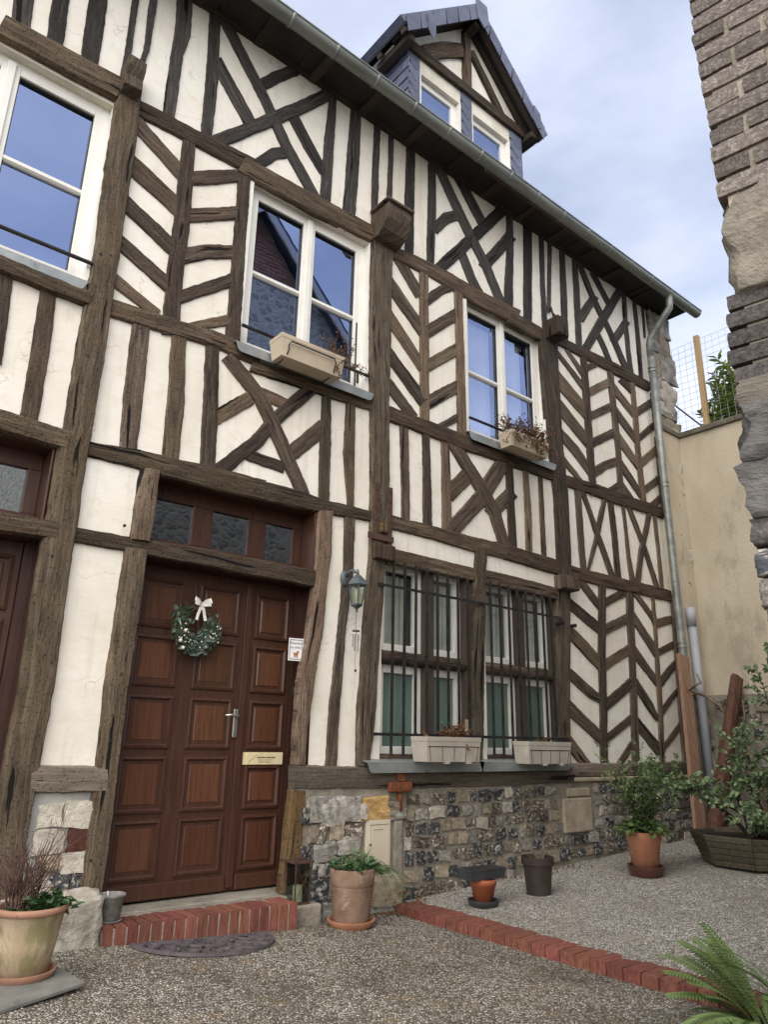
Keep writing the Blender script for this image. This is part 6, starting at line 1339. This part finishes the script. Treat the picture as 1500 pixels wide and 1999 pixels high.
# wreath
WX, WY, WZ = 2.252, .135, 1.895
wr = thing('door_wreath', (WX, WY, WZ), 'round green wreath with a striped ribbon bow hung on the front door', 'wreath'); r_ = random.Random(19)
b = MB(); ring = []
for k in range(3): b.tube([(WX+(.125+.012*math.sin(k*2+i*.7))*math.cos(2*math.pi*i/30), WY+.012*math.cos(i*.9+k), WZ+(.13+.012*math.sin(k*2+i*.7))*math.sin(2*math.pi*i/30)) for i in range(31)], .008, 6, cap=False)
b.build('twig_ring', 'twig', wr)
for nm, mt_, cnt, L_, W_, ar in (('fir_needles', 'leaf_dark', 700, .045, .006, (1.0, 2*math.pi+.25)), ('eucalyptus_leaves', 'wreath_leaf', 150, .046, .034, (2.6, 2*math.pi+.6)), ('olive_leaves', 'wreath_leaf', 60, .06, .026, (3.9, 5.6)), ('dark_sprigs', 'saucer_brown', 160, .035, .006, (3.2, 4.4))):
    b = MB()
    for i in range(cnt):
        a = r_.uniform(*ar)
        if 1.15 < a < 2.0: continue
        q = r_.gauss(.13, .028); p_ = V((WX+q*math.cos(a), WY-.015-r_.random()*.035, WZ+q*1.02*math.sin(a))); tn = V((-math.sin(a), 0, math.cos(a)))*(1 if r_.random() < .6 else -1)
        b.leaf(p_, tn+rnd_dir(r_)*.8, V((0, -1, 0))+rnd_dir(r_)*.5, L_*r_.uniform(.7, 1.2), W_, .2)
    b.build(nm, mt_, wr, kind='stuff')
b = MB()
for i in range(34):
    a = r_.uniform(3.0, 2*math.pi+.3); q = r_.gauss(.13, .022); c2 = V((WX+q*math.cos(a), WY-.058, WZ+q*math.sin(a))); rr = .006 if i > 2 else .014; b.lathe([(.001, -rr), (rr*.8, -rr*.6), (rr, 0), (rr*.8, rr*.6), (.001, rr)], c2, 7)
b.build('berry', 'berry', wr, smooth=True, kind='stuff')
b = MB(); bc = V((WX+.012, WY-.05, WZ+.155))
def ribbon(pts, w_):
    vs = []; 
    for i, p_ in enumerate(pts): d_ = (V(pts[min(i+1, len(pts)-1)])-V(pts[max(i-1, 0)])).normalized(); s = d_.cross(V((0, -1, 0))); s = s.normalized() if s.length > 1e-3 else V((1, 0, 0)); vs += [V(p_)-s*w_, V(p_)+s*w_]
    b.add(vs, [(2*i, 2*i+1, 2*i+3, 2*i+2) for i in range(len(pts)-1)])
for s, hh in ((-1, .012), (1, .012), (-1, .045), (1, .045)): ribbon([bc, bc+V((s*.03, -.012, hh*.7)), bc+V((s*.058, -.02, hh)), bc+V((s*.06, -.03, hh*.6)), bc+V((s*.03, -.028, hh*.2)), bc], .011)
for s in (-1, 1): ribbon([bc, bc+V((s*.015, -.01, -.035)), bc+V((s*.026, -.008, -.075)), bc+V((s*.034, -.012, -.11))], .011)
b.build('bow', 'ribbon', wr)
b = MB(); b.tube([(WX, WY-.01, WZ+.14), (WX-.005, .165, WZ+.25), (WX-.012, .183, 2.225)], .0025, 6); b.build('cord', 'twig', wr)
# candle lantern
cl = thing('candle_lantern', (3.075, -.11, .083), 'tall rusty candle lantern with a cream candle right of the doorstep', 'candle lantern'); X, Y, Z = 3.075, -.11, .083
b = MB(); b.box(X-.062, X+.062, Y-.062, Y+.062, Z, Z+.012)
for sx in (-1, 1):
    for sy in (-1, 1): b.beam((X+sx*.057, Y+sy*.057, Z+.012), (X+sx*.066, Y+sy*.066, Z+.255), .008, .008, (0, 1, 0))
b.box(X-.076, X+.076, Y-.076, Y+.076, Z+.255, Z+.268); b.box(X-.03, X+.03, Y-.03, Y+.03, Z+.2685, Z+.285); b.build('frame', 'rustiron', cl)
b = MB()
for s in (-1, 1): b.tube([(X-s*.055, Y-.064, Z+.03), (X+s*.062, Y-.069, Z+.24)], .002, 5)
b.tube([(X-.05, Y, Z+.27), (X-.04, Y, Z+.34), (X, Y, Z+.365), (X+.04, Y, Z+.34), (X+.05, Y, Z+.27)], .0025, 6); b.build('wire', 'rustiron', cl)
b = MB()
for s in (-1, 1): b.box(X-.052, X+.052, Y+s*.059-.001, Y+s*.059+.001, Z+.013, Z+.25); b.box(X+s*.059-.001, X+s*.059+.001, Y-.052, Y+.052, Z+.013, Z+.25)
b.build('glass', 'lampglass', cl)
b = MB(); b.tube([(X, Y, Z+.0125), (X, Y, Z+.11)], .034, 16); b.tube([(X, Y, Z+.11), (X, Y, Z+.12)], .002, 5); b.build('candle', 'wax', cl)
# half-round doormat
mc = V((2.27, -.335, court_z(2.27)+.004)); mat_ = thing('doormat', mc, 'half-round openwork rubber doormat with scrolls before the brick step', 'doormat')
def flat(pts, w_, h=.009): 
    b2 = MB(); pts = [V((p_[0], p_[1], 0)) for p_ in pts]; vs = []
    for i, p_ in enumerate(pts):
        d_ = (pts[min(i+1, len(pts)-1)]-pts[max(i-1, 0)]).normalized(); s = V((-d_.y, d_.x, 0))
        zt = court_z(p_.x)+.004
        for q, z in ((-w_, 0), (-w_*.7, h), (w_*.7, h), (w_, 0)): vs.append((p_.x+s.x*q, p_.y+s.y*q, zt+z))
    b2.add(vs, [(4*i+k, 4*i+(k+1) % 4, 4*i+4+(k+1) % 4, 4*i+4+k) for i in range(len(pts)-1) for k in range(4)]+[(3, 2, 1, 0), tuple(4*(len(pts)-1)+k for k in range(4))]); return b2
def arc(cx, cy, rx, ry, a0, a1, n=22): return [(cx+rx*math.cos(a0+(a1-a0)*i/n), cy+ry*math.sin(a0+(a1-a0)*i/n)) for i in range(n+1)]
flat([(mc.x-.43, mc.y), (mc.x+.43, mc.y)], .017).build('border', 'rubber', mat_)
flat(arc(mc.x, mc.y, .425, .385, math.pi, 2*math.pi, 40), .012, .0155).build('border', 'rubber', mat_)
flat(arc(mc.x, mc.y-.005, .20, .18, math.pi, 2*math.pi, 24), .0065, .0145).build('scroll', 'rubber', mat_)
def spiral(cx, cy, r0, r1, a0, turns, sg, n=26): return [(cx+(r0+(r1-r0)*i/n)*math.cos(a0+sg*turns*6.283*i/n), cy+(r0+(r1-r0)*i/n)*math.sin(a0+sg*turns*6.283*i/n)) for i in range(n+1)]
k = 0
for rad, cnt, rr in ((.31, 8, .058), (.115, 4, .05)):
    for i in range(cnt):
        a = math.pi+math.pi*(i+.5)/cnt; cx, cy = mc.x+rad*1.1*math.cos(a), mc.y-.012+rad*math.sin(a)
        flat(spiral(cx, cy, rr, rr*.28, a+math.pi*(i % 2), 1.25, 1 if i % 2 else -1), .0058, .0135+.0004*(k % 3)).build('scroll', 'rubber', mat_); k += 1
for i in range(9):
    a = math.pi+math.pi*(i)/8; c1, s1 = math.cos(a), math.sin(a)
    flat([(mc.x+.20*c1, mc.y-.005+.18*s1), (mc.x+.29*c1+.02*s1, mc.y+.26*s1-.02*c1), (mc.x+.35*c1, mc.y+.32*s1), (mc.x+.415*c1, mc.y+.375*s1)], .0055, .0128).build('scroll', 'rubber', mat_)
for i in range(7):
    a = math.pi+math.pi*(i+.5)/7; flat([(mc.x+.02*math.cos(a), mc.y-.01+.02*math.sin(a)), (mc.x+.10*math.cos(a+.15), mc.y-.01+.09*math.sin(a+.15)), (mc.x+.195*math.cos(a), mc.y-.005+.175*math.sin(a))], .0058, .0125).build('scroll', 'rubber', mat_)
